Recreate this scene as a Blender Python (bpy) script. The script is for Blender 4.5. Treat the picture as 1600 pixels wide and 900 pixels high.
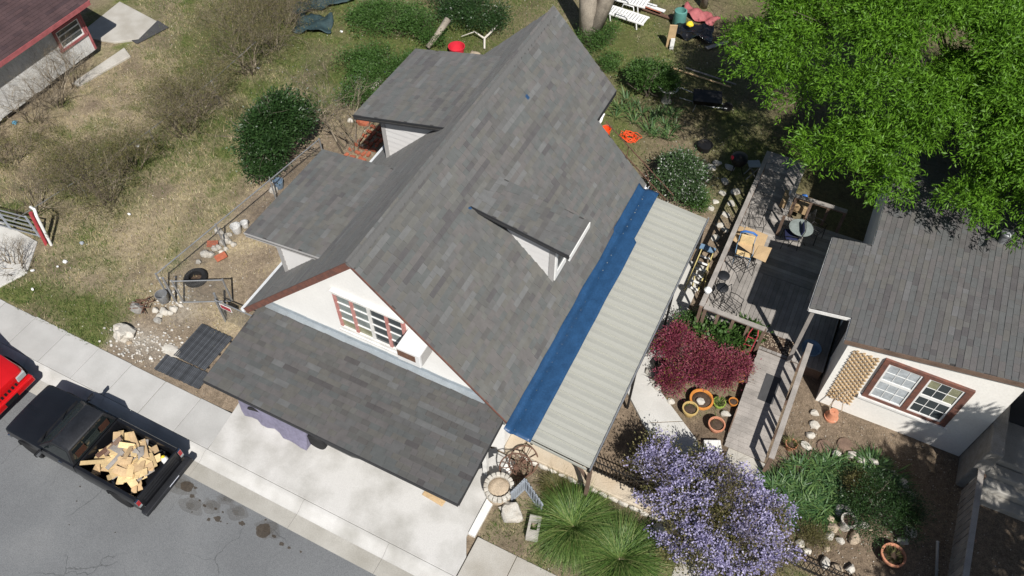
import bpy, math, random
import numpy as np
from mathutils import Vector, Matrix, noise
R = math.radians
random.seed(7); rng = np.random.default_rng(7)
sc = bpy.context.scene
for o in list(bpy.data.objects): bpy.data.objects.remove(o)
COL = sc.collection
# ---------------------------------------------------------------- camera, sky, sun, exposure
CAM_H, CAM_PITCH, CAM_YAW, FPX = 19.5, R(52.193), R(26.468), 1249.3
cam = bpy.data.cameras.new('camera'); co = bpy.data.objects.new('camera', cam); COL.objects.link(co)
cam.sensor_width = 36; cam.lens = FPX*36/1600; cam.clip_end = 1500
co.location = (0, 0, CAM_H); co.rotation_euler = (math.pi/2-CAM_PITCH, 0, CAM_YAW)
sc.camera = co
SUN = Vector((.57, -.66, 1.0)).normalized()
w = bpy.data.worlds.new('World'); sc.world = w; w.use_nodes = True
nt = w.node_tree; bg = nt.nodes['Background']
sky = nt.nodes.new('ShaderNodeTexSky'); sky.sky_type = 'NISHITA'; sky.sun_disc = False
sky.sun_elevation = math.asin(SUN.z); sky.sun_rotation = math.atan2(SUN.x, SUN.y)
nt.links.new(sky.outputs[0], bg.inputs[0]); bg.inputs[1].default_value = .052
sl = bpy.data.lights.new('sun', 'SUN'); sl.energy = 5.0; sl.angle = R(.53); sl.color = (1, .965, .915)
so = bpy.data.objects.new('sun', sl); COL.objects.link(so)
so.rotation_euler = (-SUN).to_track_quat('-Z', 'Y').to_euler(); so.location = SUN*60
sc.view_settings.view_transform = 'Standard'; sc.view_settings.look = 'None'
sc.view_settings.exposure = 0.22; sc.view_settings.gamma = 1
sc.render.resolution_x = 1024; sc.render.resolution_y = 576

# ---------------------------------------------------------------- survey: a measured direction -> point on a level plane
_f = Vector((-math.sin(CAM_YAW)*math.cos(CAM_PITCH), math.cos(CAM_YAW)*math.cos(CAM_PITCH), -math.sin(CAM_PITCH)))
_r = Vector((math.cos(CAM_YAW), math.sin(CAM_YAW), 0)); _d = _f.cross(_r)
def G(px, py, z=0.0):
    d = _f*FPX+_r*(px-800)+_d*(py-450); t = (z-CAM_H)/d.z
    return Vector((d.x*t, d.y*t, z))

# ---------------------------------------------------------------- materials
MATS = {}
def M(name, col, rough=.85, var=.18, scale=3., fine=40., bump=0., metal=0., spec=.3, col2=None, tone=None, trans=0., rnd=.0, stretch=None, coat=0., alpha=1., mid=.5, sheen=0.):
    """procedural principled material: two noises tint the colour, optional per-face 'tone' mixes towards tone colour"""
    m = bpy.data.materials.new(name); m.use_nodes = True; MATS[name] = m
    n = m.node_tree.nodes; l = m.node_tree.links; b = n['Principled BSDF']
    tc = n.new('ShaderNodeTexCoord'); vec = tc.outputs['Object']
    if stretch:
        mp = n.new('ShaderNodeMapping'); mp.inputs['Scale'].default_value = stretch; l.new(vec, mp.inputs[0]); vec = mp.outputs[0]
    def nz(s, det=4):
        t = n.new('ShaderNodeTexNoise'); t.inputs['Scale'].default_value = s; t.inputs['Detail'].default_value = det; l.new(vec, t.inputs['Vector']); return t.outputs[0]
    def mix(f, a, c, mode='MIX'):
        x = n.new('ShaderNodeMix'); x.data_type = 'RGBA'; x.blend_type = mode
        for s, v in ((x.inputs[0], f), (x.inputs[6], a), (x.inputs[7], c)):
            if hasattr(v, 'default_value') or hasattr(v, 'is_linked'): l.new(v, s)
            else: s.default_value = v
        return x.outputs[2]
    c4 = (*col, 1); n1, n2 = nz(scale), nz(fine, 6)
    rp = n.new('ShaderNodeValToRGB'); rp.color_ramp.elements[0].position = mid-.2; rp.color_ramp.elements[1].position = mid+.2; l.new(n1, rp.inputs[0])
    if tone:
        at = n.new('ShaderNodeAttribute'); at.attribute_name = 'tone'
        cr = n.new('ShaderNodeValToRGB'); el = cr.color_ramp.elements
        cols = [col]+list(tone); el[0].color = c4; el[1].color = (*cols[-1], 1)
        for i, q in enumerate(cols[1:-1]): e = el.new((i+1)/(len(cols)-1)); e.color = (*q, 1)
        l.new(at.outputs['Fac'], cr.inputs[0]); base = cr.outputs[0]
    elif col2: base = mix(rp.outputs[0], c4, (*col2, 1))
    else: base = c4
    lo, hi = 1-var, 1+var
    k = mix(rp.outputs[0], (lo, lo, lo, 1), (hi, hi, hi, 1)) if not col2 else None
    r2 = n.new('ShaderNodeMapRange'); r2.inputs[1].default_value = .3; r2.inputs[2].default_value = .7; r2.inputs[3].default_value = 1-var; r2.inputs[4].default_value = 1+var
    l.new(n2, r2.inputs[0])
    out = mix(1., base, r2.outputs[0], 'MULTIPLY')
    if k: out = mix(1., out, k, 'MULTIPLY')
    if rnd:
        oi = n.new('ShaderNodeObjectInfo'); r3 = n.new('ShaderNodeMapRange'); r3.inputs[3].default_value = 1-rnd; r3.inputs[4].default_value = 1+rnd
        l.new(oi.outputs['Random'], r3.inputs[0]); out = mix(1., out, r3.outputs[0], 'MULTIPLY')
    l.new(out, b.inputs['Base Color'])
    b.inputs['Roughness'].default_value = rough; b.inputs['Metallic'].default_value = metal; b.inputs['Specular IOR Level'].default_value = spec
    b.inputs['Coat Weight'].default_value = coat
    if sheen: b.inputs['Sheen Weight'].default_value = sheen; b.inputs['Sheen Roughness'].default_value = .4
    if bump:
        bp = n.new('ShaderNodeBump'); bp.inputs['Strength'].default_value = bump; bp.inputs['Distance'].default_value = .02; l.new(n2, bp.inputs['Height']); l.new(bp.outputs[0], b.inputs['Normal'])
    if trans:
        tr = n.new('ShaderNodeBsdfTranslucent'); l.new(out, tr.inputs[0]); ms = n.new('ShaderNodeMixShader'); ms.inputs[0].default_value = trans
        l.new(b.outputs[0], ms.inputs[1]); l.new(tr.outputs[0], ms.inputs[2]); l.new(ms.outputs[0], n['Material Output'].inputs[0])
    if alpha < 1: b.inputs['Alpha'].default_value = alpha
    return m

# ---------------------------------------------------------------- mesh builder
def frame(o, u, v):
    u = Vector(u).normalized(); v = Vector(v); v = (v-u*v.dot(u)).normalized(); n_ = u.cross(v)
    return Matrix(((u.x, v.x, n_.x, o[0]), (u.y, v.y, n_.y, o[1]), (u.z, v.z, n_.z, o[2]), (0, 0, 0, 1)))
def rz(a): return Matrix.Rotation(a, 4, 'Z')
def T(x, y, z): return Matrix.Translation((x, y, z))
XF = {}
class MB:
    def __init__(s): s.v = []; s.f = []; s.t = []; s.m = Matrix.Identity(4)
    def add(s, vs, fs, tone=0.):
        k = len(s.v); s.v += [tuple(s.m @ Vector(p)) for p in vs]
        for f in fs: s.f.append(tuple(i+k for i in f)); s.t.append(tone)
        return s
    def box(s, c, d, mat=None, tone=0., tap=1., tapy=None):
        x, y, z = d[0]/2, d[1]/2, d[2]/2; ty = tap if tapy is None else tapy
        vs = [(-x, -y, -z), (x, -y, -z), (x, y, -z), (-x, y, -z), (-x*tap, -y*ty, z), (x*tap, -y*ty, z), (x*tap, y*ty, z), (-x*tap, y*ty, z)]
        m = T(*c) @ (mat or Matrix.Identity(4))
        return s.add([m @ Vector(p) for p in vs], [(3, 2, 1, 0), (4, 5, 6, 7), (0, 1, 5, 4), (1, 2, 6, 5), (2, 3, 7, 6), (3, 0, 4, 7)], tone)
    def b2(s, x0, x1, y0, y1, z0, z1, tone=0.): return s.box(((x0+x1)/2, (y0+y1)/2, (z0+z1)/2), (x1-x0, y1-y0, z1-z0), tone=tone)
    def beam(s, p, q, w, h, up=(0, 0, 1), tone=0.):
        p, q = Vector(p), Vector(q); u = q-p
        if abs(u.normalized().dot(Vector(up))) > .98: up = (0, 1, 0)
        n_ = Vector(up); n_ = (n_-u.normalized()*n_.dot(u.normalized())).normalized(); v = n_.cross(u).normalized()
        m = frame((p+q)/2, u, v); return s.box((0, 0, 0), (u.length, w, h), tone=tone) if False else s.add([m @ Vector((a*u.length/2, b*w/2, c*h/2)) for c in (-1, 1) for a, b in ((-1, -1), (1, -1), (1, 1), (-1, 1))], [(3, 2, 1, 0), (4, 5, 6, 7), (0, 1, 5, 4), (1, 2, 6, 5), (2, 3, 7, 6), (3, 0, 4, 7)], tone)
    def path(s, pts, r, n=6, tone=0., close=False):
        pts = [Vector(p) for p in pts]; rr = r if isinstance(r, (list, tuple)) else [r]*len(pts); vs = []; fs = []; N = len(pts); up = None
        for i, p in enumerate(pts):
            a = pts[(i-1) % N] if (close or i) else p; b = pts[(i+1) % N] if (close or i < N-1) else p
            t = (b-a).normalized() if (b-a).length > 1e-9 else Vector((0, 0, 1))
            if up is None: up = t.orthogonal().normalized()
            up = (up-t*up.dot(t)); up = up.normalized() if up.length > 1e-6 else t.orthogonal().normalized(); sd = t.cross(up)
            for k in range(n):
                an = 2*math.pi*k/n; vs.append(p+(up*math.cos(an)+sd*math.sin(an))*rr[i])
        for i in range(N if close else N-1):
            j = (i+1) % N
            for k in range(n): k2 = (k+1) % n; fs.append((i*n+k, i*n+k2, j*n+k2, j*n+k))
        if not close: fs += [tuple(range(n-1, -1, -1)), tuple(range((N-1)*n, N*n))]
        return s.add(vs, fs, tone)
    def tube(s, p, q, r0, r1=None, n=8, tone=0.): return s.path([p, q], [r0, r0 if r1 is None else r1], n, tone)
    def lathe(s, prof, n=20, c=(0, 0, 0), mat=None, tone=0., jit=0.):
        m = T(*c) @ (mat or Matrix.Identity(4)); vs = []; fs = []
        for i, (r, z) in enumerate(prof):
            for k in range(n):
                a = 2*math.pi*k/n; q = r*(1+jit*(random.random()-.5)); vs.append(m @ Vector((q*math.cos(a), q*math.sin(a), z)))
        for i in range(len(prof)-1):
            for k in range(n): k2 = (k+1) % n; fs.append((i*n+k, i*n+k2, (i+1)*n+k2, (i+1)*n+k))
        fs += [tuple(range(n-1, -1, -1)), tuple(range((len(prof)-1)*n, len(prof)*n))]
        return s.add(vs, fs, tone)
    def prism(s, poly, z0, z1, mat=None, tone=0.):
        m = mat or Matrix.Identity(4); n = len(poly); a = sum(poly[i][0]*poly[(i+1) % n][1]-poly[(i+1) % n][0]*poly[i][1] for i in range(n))
        if a < 0: poly = poly[::-1]
        vs = [m @ Vector((x, y, z)) for z in (z0, z1) for x, y in poly]
        return s.add(vs, [tuple(range(n-1, -1, -1)), tuple(range(n, 2*n))]+[(i, (i+1) % n, n+(i+1) % n, n+i) for i in range(n)], tone)
    def slab(s, top, th, tone=0.):
        """plate whose upper face is the quad/polygon top, th thick below it along the normal"""
        p = [Vector(q) for q in top]; n_ = (p[1]-p[0]).cross(p[2]-p[1]).normalized()
        if n_.z < 0: p = p[::-1]; n_ = -n_
        n = len(p); vs = [q-n_*th for q in p]+p
        return s.add(vs, [tuple(range(n-1, -1, -1)), tuple(range(n, 2*n))]+[(i, (i+1) % n, n+(i+1) % n, n+i) for i in range(n)], tone)
    def rock(s, c, rad, seed=0, rough=.3, sub=2, tone=0., flat=.0):
        vs, fs = ICO[sub]; out = []; rr_ = random.Random(seed*13+1); cuts = [(Vector((rr_.gauss(0, 1), rr_.gauss(0, 1), rr_.gauss(.3, .8))).normalized(), rr_.uniform(.62, .9)) for _ in range(7)]
        for p in vs:
            q = Vector(p); k = 1+rough*(noise.noise(q*1.6+Vector((seed*3.1, seed, 0)))+.5*noise.noise(q*4+Vector((0, seed, seed*1.7))))
            v = q*k
            for pn, pd in cuts:
                e = v.dot(pn)-pd
                if e > 0: v = v-pn*e
            if v.z < -.55: v.z = -.55
            out.append((c[0]+v.x*rad[0], c[1]+v.y*rad[1], c[2]+v.z*rad[2]))
        return s.add(out, fs, tone)
    def build(s, name, mat, parent=None, loc=None, smooth=False, bevel=0., local=False, kind=None, rot=0.):
        me = bpy.data.meshes.new(name); vs = s.v
        if parent is not None and not local:
            iv = XF[parent].inverted(); vs = [tuple(iv @ Vector(p)) for p in vs]
        if loc is not None and parent is None and not local:
            iv = (T(*loc) @ rz(rot)).inverted(); vs = [tuple(iv @ Vector(p)) for p in vs]
        me.from_pydata(vs, [], s.f); me.update()
        if any(s.t): me.attributes.new('tone', 'FLOAT', 'FACE').data.foreach_set('value', s.t)
        if smooth: me.polygons.foreach_set('use_smooth', [True]*len(me.polygons)); 
        me.materials.append(MATS[mat] if isinstance(mat, str) else mat)
        o = bpy.data.objects.new(name, me); COL.objects.link(o)
        if smooth == 'auto': me.set_sharp_from_angle(angle=R(40))
        if bevel:
            b = o.modifiers.new('bevel', 'BEVEL'); b.width = bevel; b.segments = 2; b.limit_method = 'ANGLE'; b.angle_limit = R(35)
        if parent is not None: o.parent = parent; XF[o] = XF[parent].copy()
        elif loc is not None: o.location = loc; o.rotation_euler = (0, 0, rot); XF[o] = T(*loc) @ rz(rot)
        else: XF[o] = Matrix.Identity(4)
        if kind: o['kind'] = kind
        return o
def _ico():
    import bmesh
    r = {}
    for k in (1, 2, 3):
        b = bmesh.new(); bmesh.ops.create_icosphere(b, subdivisions=k, radius=1); b.verts.ensure_lookup_table()
        r[k] = ([tuple(v.co) for v in b.verts], [tuple(v.index for v in f.verts) for f in b.faces]); b.free()
    return r
ICO = _ico()
def thing(name, label, cat, loc=(0, 0, 0), rot=0., group=None):
    o = bpy.data.objects.new(name, None); COL.objects.link(o); o.empty_display_size = .2
    o.location = loc; o.rotation_euler = (0, 0, rot); XF[o] = T(*loc) @ rz(rot); return tag(o, label, cat, group)
def tag(o, label, cat, group=None):
    o['label'] = label; o['category'] = cat
    if group: o['group'] = group
    return o
def copy_tree(o, parent=None):
    c = o.copy(); COL.objects.link(c)
    if parent: c.parent = parent
    XF[c] = XF[o].copy()
    for ch in o.children: copy_tree(ch, c)
    return c
def place(o, loc, rot=0.): o.location = loc; o.rotation_euler = (0, 0, rot); XF[o] = T(*loc) @ rz(rot); return o
def npmesh(name, verts, k, mat, parent=None, tone=None, kind=None, loc=None):
    """verts (N*k,3): N separate k-gons (world coordinates)"""
    verts = np.asarray(verts, np.float32).reshape(-1, 3)
    if parent is not None: loc0 = np.array(XF[parent].translation)
    else: loc0 = np.array(loc if loc is not None else (0, 0, 0))
    verts = verts-loc0; n = len(verts)//k; me = bpy.data.meshes.new(name)
    me.vertices.add(n*k); me.vertices.foreach_set('co', verts.astype(np.float32).ravel())
    me.loops.add(n*k); me.loops.foreach_set('vertex_index', np.arange(n*k, dtype=np.int32))
    me.polygons.add(n); me.polygons.foreach_set('loop_start', np.arange(0, n*k, k, dtype=np.int32))
    me.update(calc_edges=True)
    if tone is not None: me.attributes.new('tone', 'FLOAT', 'FACE').data.foreach_set('value', np.asarray(tone, np.float32))
    me.materials.append(MATS[mat] if isinstance(mat, str) else mat)
    o = bpy.data.objects.new(name, me); COL.objects.link(o)
    if parent is not None: o.parent = parent; XF[o] = XF[parent].copy()
    else: o.location = tuple(loc0)
    if kind: o['kind'] = kind
    return o
def unit(a): return a/np.maximum(np.linalg.norm(a, axis=1, keepdims=True), 1e-9)
def leaf_quads(p, d, L, W, droop=.3):
    """diamond leaves: base p, direction d (N,3), length L, width W (arrays or scalars)"""
    N = len(p); L = np.broadcast_to(L, (N,))[:, None]; W = np.broadcast_to(W, (N,))[:, None]
    s = unit(np.cross(d, rng.normal(size=(N, 3)))); up = np.cross(s, d)
    a = p; b = p+d*L*.45+s*W/2; c = p+d*L-up*L*droop*.3; e = p+d*L*.45-s*W/2
    return np.stack([a, b, c, e], 1)
# ---------------------------------------------------------------- material list
M('shingle', (.094, .090, .092), .95, .10, 5., 160., bump=.5, tone=[(.116, .113, .106), (.112, .119, .117), (.136, .128, .125), (.128, .126, .112), (.150, .152, .150)], sheen=.10)
M('shingle_dark', (.070, .066, .067), .95, .10, 5., 160., bump=.5, tone=[(.092, .090, .085), (.088, .094, .094), (.106, .100, .100), (.102, .100, .090), (.120, .122, .122)], sheen=.08)
M('shingle_neighbour', (.100, .094, .095), .95, .10, 5., 160., bump=.5, tone=[(.120, .115, .110), (.118, .122, .121), (.136, .127, .125), (.132, .128, .116), (.152, .150, .150)], sheen=.1)
M('roof_red', (.062, .040, .042), .95, .22, 1.5, 60., bump=.4, tone=[(.076, .047, .048), (.052, .034, .037)])
M('underlay', (.06, .058, .056), .95)
M('white_wall', (.80, .79, .76), .8, .035, 1.2, 18.)
M('cream_wall', (.80, .78, .73), .85, .05, 1., 20.)
M('white_paint', (.78, .78, .76), .5, .05, 4., 60.)
M('white_weathered', (.62, .61, .58), .7, .12, 3., 30., col2=(.78, .77, .74))
M('siding', (.60, .59, .58), .55, .04, 2., 30.)
M('trim_grey', (.36, .35, .34), .6, .08)
M('charcoal', (.03, .031, .034), .6, .1)
M('brown_fascia', (.20, .085, .06), .8, .25, 6., 50., col2=(.11, .06, .05))
M('flashing', (.40, .44, .47), .45, .1, 4., 40., metal=.5)
M('gutter', (.66, .68, .70), .45, .06)
M('window_red', (.42, .17, .15), .7, .22, 8., 60., col2=(.55, .30, .27))
M('glass_dim', (.055, .065, .07), .08, .1, spec=.6)
M('glass_pale', (.22, .25, .24), .12, .25, 3., spec=.6)
M('glass_yellow', (.26, .26, .17), .15, .2, 4., spec=.5)
M('curtain_glass', (.44, .47, .49), .15, .16, 5., 12., spec=.6)
M('metal_panel', (.40, .40, .355), .42, .05, 1.2, 30., metal=.15, spec=.5, rnd=.03)
M('tarp', (.018, .062, .145), .42, .16, 3., 25., bump=.25, spec=.5)
M('black_metal', (.012, .012, .013), .5, .1, spec=.4)
M('iron', (.016, .015, .015), .6, .2)
M('rust', (.10, .055, .04), .8, .3, 10., 60., col2=(.16, .09, .06))
M('concrete', (.46, .45, .42), .9, .10, 1.1, 60., col2=(.56, .55, .52), bump=.15)
M('concrete_drive', (.31, .30, .272), .9, .11, 1.1, 70., col2=(.545, .535, .515), bump=.15, mid=.40)
M('concrete_old', (.36, .335, .29), .9, .14, 1.6, 50., col2=(.47, .45, .41), bump=.2, rnd=.06)
M('concrete_walk', (.385, .38, .365), .9, .10, 1.3, 60., col2=(.47, .465, .45), bump=.15, rnd=.07)
M('concrete_gutter', (.31, .295, .26), .9, .14, 1.2, 60., col2=(.42, .405, .37), bump=.2, rnd=.06)
M('plaster_tan', (.46, .37, .26), .9, .10, 1.4, 40., col2=(.54, .47, .37), bump=.3)
M('wood_weathered', (.29, .268, .245), .85, .18, 2.5, 60., rnd=.22, stretch=(1, 1, 1), bump=.2)
M('wood_brown', (.17, .115, .085), .85, .25, 3., 50., rnd=.15)
M('wood_grey', (.30, .275, .25), .85, .2, 3., 60., rnd=.1, bump=.2)
M('wood_fresh', (.66, .49, .26), .7, .14, 4., 40., rnd=.28)
M('wood_tan', (.52, .37, .21), .75, .15, 4., 40., rnd=.15)
M('cardboard', (.47, .33, .185), .85, .07, 3., 30., rnd=.08)
M('terracotta', (.50, .20, .11), .85, .16, 6., 40., rnd=.12, col2=(.56, .27, .17))
M('orange_glaze', (.55, .22, .05), .4, .12, rnd=.1)
M('yellow_pot', (.50, .36, .14), .6, .12)
M('lime_pot', (.30, .42, .08), .45, .1)
M('soil', (.075, .05, .035), .95, .3, 10., 60., bump=.5)
M('stone_white', (.55, .53, .48), .9, .16, 5., 40., col2=(.44, .40, .34), bump=.5, rnd=.12)
M('stone_grey', (.33, .32, .30), .9, .2, 5., 40., col2=(.25, .235, .21), bump=.6, rnd=.12)
M('stone_tan', (.42, .34, .25), .9, .2, 5., 40., bump=.5, rnd=.15)
M('brick_red', (.36, .11, .06), .9, .2, 8., 50., rnd=.2, bump=.3)
M('rubber', (.016, .016, .017), .75, .2)
M('mat_slat', (.055, .06, .068), .8, .25, 6., 40., rnd=.3)
M('black_paint', (.0075, .008, .010), .38, .25, 2., 40., spec=.5, coat=.3)
M('black_trim', (.010, .010, .011), .6, .2)
M('dusty_black', (.015, .016, .019), .5, .3, 3., 30., spec=.45, coat=.15)
M('car_glass', (.012, .016, .017), .06, .1, spec=.8)
M('windshield', (.035, .045, .043), .12, .12, 2., spec=.7)
M('cab_interior', (.05, .02, .012), .8, .2)
M('chrome', (.62, .63, .65), .18, .05, metal=1.)
M('red_lens', (.38, .02, .025), .25, .1, spec=.6)
M('red_paint', (.50, .008, .010), .25, .05, spec=.5, coat=.6)
M('lamp_glass', (.35, .38, .38), .2, .1, spec=.6)
M('plate', (.55, .57, .62), .4, .05)
M('plate_text', (.03, .04, .10), .6, .05)
M('black_bag', (.008, .008, .009), .22, .2, bump=.6, fine=14., spec=.7)
M('cover_cloth', (.19, .18, .25), .75, .12, 3., 12., bump=.3)
M('plastic_white', (.74, .74, .73), .5, .05, rnd=.05)
M('plastic_red', (.55, .03, .05), .4, .08)
M('plastic_orange', (.85, .09, .02), .4, .06)
M('plastic_green', (.02, .38, .12), .4, .06)
M('plastic_yellow', (.80, .60, .04), .4, .06)
M('plastic_blue', (.04, .14, .42), .4, .1)
M('steel_blue', (.16, .25, .36), .5, .12)
M('plastic_teal', (.10, .26, .23), .5, .1)
M('galvanised', (.36, .37, .38), .45, .12, metal=.6)
M('wire', (.26, .26, .25), .5, .1, metal=.5)
M('dark_grey_mat', (.06, .06, .062), .9, .12, 4., 60.)
M('grey_paint', (.30, .33, .37), .7, .14, 4., 40.)
M('red_steel', (.36, .05, .06), .55, .2, 5., 50.)
M('yellow_fibre', (.56, .47, .20), .6, .12)
M('navy', (.016, .02, .06), .8, .2)
M('weathered_board', (.72, .72, .70), .85, .14, 1.4, 22., col2=(.52, .515, .50), stretch=(1, 1, .25))
M('pink_trim', (.34, .10, .105), .7, .16, 5., 50.)
M('porch_dark', (.035, .036, .04), .8, .2)
M('cloud_blue', (.10, .30, .45), .5, .1)
M('bark', (.16, .13, .105), .95, .25, 4., 25., bump=.8, stretch=(1, 1, .35))
M('bark_pale', (.27, .235, .19), .9, .2, 4., 25., bump=.5)
M('twig', (.10, .08, .06), .95, .25, 5., 30., tone=[(.17, .14, .10), (.32, .27, .20)])
M('leaf_bright', (.060, .130, .012), .5, .1, 2., 10., tone=[(.10, .225, .016), (.17, .34, .028)], trans=.33, spec=.3)
M('leaf_dark', (.014, .036, .010), .42, .12, 2., 10., tone=[(.028, .066, .018), (.055, .105, .03)], trans=.18, spec=.45)
M('leaf_mid', (.035, .075, .016), .5, .12, 2., 10., tone=[(.06, .13, .028), (.10, .18, .045)], trans=.25)
M('leaf_white', (.035, .07, .025), .5, .12, 2., 10., tone=[(.06, .11, .04), (.09, .14, .06), (.48, .5, .46)], trans=.2)
M('leaf_red', (.14, .022, .045), .5, .12, 2., 10., tone=[(.22, .045, .075), (.30, .075, .11), (.20, .17, .03)], trans=.25)
M('petal', (.235, .21, .40), .6, .08, 2., 10., tone=[(.35, .32, .52), (.50, .47, .66), (.68, .66, .79)], trans=.3)
M('leaf_olive', (.07, .075, .025), .6, .15, 2., 10., tone=[(.12, .115, .04), (.20, .17, .07)], trans=.2)
M('iris_blade', (.035, .085, .030), .45, .1, 2., 10., tone=[(.075, .15, .05), (.13, .21, .06)], trans=.2)
M('pampas', (.055, .115, .025), .5, .12, 2., 10., tone=[(.105, .185, .04), (.15, .235, .055), (.27, .29, .11)], trans=.25)
M('grass_blade', (.045, .092, .018), .7, .15, 1., 8., tone=[(.105, .15, .04), (.26, .225, .10), (.45, .37, .20), (.54, .47, .31)], trans=.15, spec=.1)
M('litter', (.30, .24, .15), .9, .2, 1., 8., tone=[(.20, .14, .08), (.40, .36, .29), (.60, .58, .54)])
M('pebble', (.36, .33, .28), .9, .2, 1., 8., tone=[(.5, .47, .42), (.62, .6, .56)])
# road: old grey asphalt with fine aggregate, hairline cracks and oil spots
def road_mat():
    m = bpy.data.materials.new('asphalt'); m.use_nodes = True; MATS['asphalt'] = m; n = m.node_tree.nodes; l = m.node_tree.links; b = n['Principled BSDF']
    tc = n.new('ShaderNodeTexCoord'); v = tc.outputs['Object']
    def tex(t, **k):
        x = n.new(t)
        for a, q in k.items(): x.inputs[a].default_value = q
        l.new(v, x.inputs['Vector']); return x
    def ramp(src, stops):
        r = n.new('ShaderNodeValToRGB'); e = r.color_ramp.elements
        e[0].position, e[0].color = stops[0][0], (*stops[0][1], 1); e[1].position, e[1].color = stops[-1][0], (*stops[-1][1], 1)
        for p, c in stops[1:-1]: q = e.new(p); q.color = (*c, 1)
        l.new(src, r.inputs[0]); return r.outputs[0]
    def mul(a, c):
        x = n.new('ShaderNodeMix'); x.data_type = 'RGBA'; x.blend_type = 'MULTIPLY'; x.inputs[0].default_value = 1; l.new(a, x.inputs[6]); l.new(c, x.inputs[7]); return x.outputs[2]
    big = ramp(tex('ShaderNodeTexNoise', Scale=.45, Detail=5., Roughness=.6).outputs[0], [(.3, (.138, .143, .148)), (.55, (.162, .168, .173)), (.75, (.188, .193, .196))])
    fine = ramp(tex('ShaderNodeTexNoise', Scale=60., Detail=6.).outputs[0], [(.3, (.72,)*3), (.7, (1.28,)*3)])
    # distorted voronoi edge = cracks, thinned by a mask
    nz = tex('ShaderNodeTexNoise', Scale=1.6, Detail=5.); mx = n.new('ShaderNodeMix'); mx.data_type = 'RGBA'; mx.inputs[0].default_value = .35; l.new(v, mx.inputs[6]); l.new(nz.outputs['Color'], mx.inputs[7])
    vo = n.new('ShaderNodeTexVoronoi'); vo.feature = 'DISTANCE_TO_EDGE'; vo.inputs['Scale'].default_value = .85; l.new(mx.outputs[2], vo.inputs['Vector'])
    cr = ramp(vo.outputs['Distance'], [(0, (.55,)*3), (.007, (1,)*3)])
    mask = ramp(tex('ShaderNodeTexNoise', Scale=.5, Detail=2.).outputs[0], [(.47, (0,)*3), (.56, (1,)*3)])
    cm = n.new('ShaderNodeMix'); cm.data_type = 'RGBA'; l.new(mask, cm.inputs[0]); cm.inputs[6].default_value = (1, 1, 1, 1); l.new(cr, cm.inputs[7])
    out = mul(mul(big, fine), cm.outputs[2]); l.new(out, b.inputs['Base Color']); b.inputs['Roughness'].default_value = .92; b.inputs['Specular IOR Level'].default_value = .2
    bp = n.new('ShaderNodeBump'); bp.inputs['Strength'].default_value = .25; bp.inputs['Distance'].default_value = .01; l.new(fine, bp.inputs['Height']); l.new(bp.outputs[0], b.inputs['Normal'])
road_mat()
def ground_mat():
    m = bpy.data.materials.new('ground_cover'); m.use_nodes = True; MATS['ground_cover'] = m; n = m.node_tree.nodes; l = m.node_tree.links; b = n['Principled BSDF']
    at = n.new('ShaderNodeAttribute'); at.attribute_name = 'cover'; tc = n.new('ShaderNodeTexCoord'); cur = at.outputs['Color']; last = None
    for s, a in ((7., .22), (34., .35), (110., .3)):
        t = n.new('ShaderNodeTexNoise'); t.inputs['Scale'].default_value = s; t.inputs['Detail'].default_value = 5; l.new(tc.outputs['Object'], t.inputs['Vector'])
        r = n.new('ShaderNodeMapRange'); r.inputs[1].default_value = .3; r.inputs[2].default_value = .7; r.inputs[3].default_value = 1-a; r.inputs[4].default_value = 1+a; l.new(t.outputs[0], r.inputs[0])
        x = n.new('ShaderNodeMix'); x.data_type = 'RGBA'; x.blend_type = 'MULTIPLY'; x.inputs[0].default_value = 1; l.new(cur, x.inputs[6]); l.new(r.outputs[0], x.inputs[7]); cur = x.outputs[2]; last = t.outputs[0]
    l.new(cur, b.inputs['Base Color']); b.inputs['Roughness'].default_value = .97; b.inputs['Specular IOR Level'].default_value = .1
    bp = n.new('ShaderNodeBump'); bp.inputs['Strength'].default_value = .7; bp.inputs['Distance'].default_value = .03; l.new(last, bp.inputs['Height']); l.new(bp.outputs[0], b.inputs['Normal'])
ground_mat()

# ---------------------------------------------------------------- ground
def vnoise(x, y, s, seed):
    g = np.random.default_rng(seed).random((256, 256)); u, v = x/s, y/s; i = np.floor(u).astype(int); j = np.floor(v).astype(int); a = u-i; b = v-j
    a = a*a*(3-2*a); b = b*b*(3-2*b); q = lambda p, r: g[p % 256, r % 256]
    return (q(i, j)*(1-a)+q(i+1, j)*a)*(1-b)+(q(i, j+1)*(1-a)+q(i+1, j+1)*a)*b
def fbm(x, y, s, seed, o=4): return sum(vnoise(x, y, s/2**k, seed+k)*.5**k for k in range(o))/sum(.5**k for k in range(o))
def sstep(a, b, x): t = np.clip((x-a)/(b-a), 0, 1); return t*t*(3-2*t)
def box_w(x, y, x0, x1, y0, y1, e=.6): return sstep(x0-e, x0+e, x)*(1-sstep(x1-e, x1+e, x))*sstep(y0-e, y0+e, y)*(1-sstep(y1-e, y1+e, y))
def blob(x, y, cx, cy, rx, ry, a=0.):
    c, s = math.cos(a), math.sin(a); u = ((x-cx)*c+(y-cy)*s)/rx; v = (-(x-cx)*s+(y-cy)*c)/ry; return np.exp(-(u*u+v*v))
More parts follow.
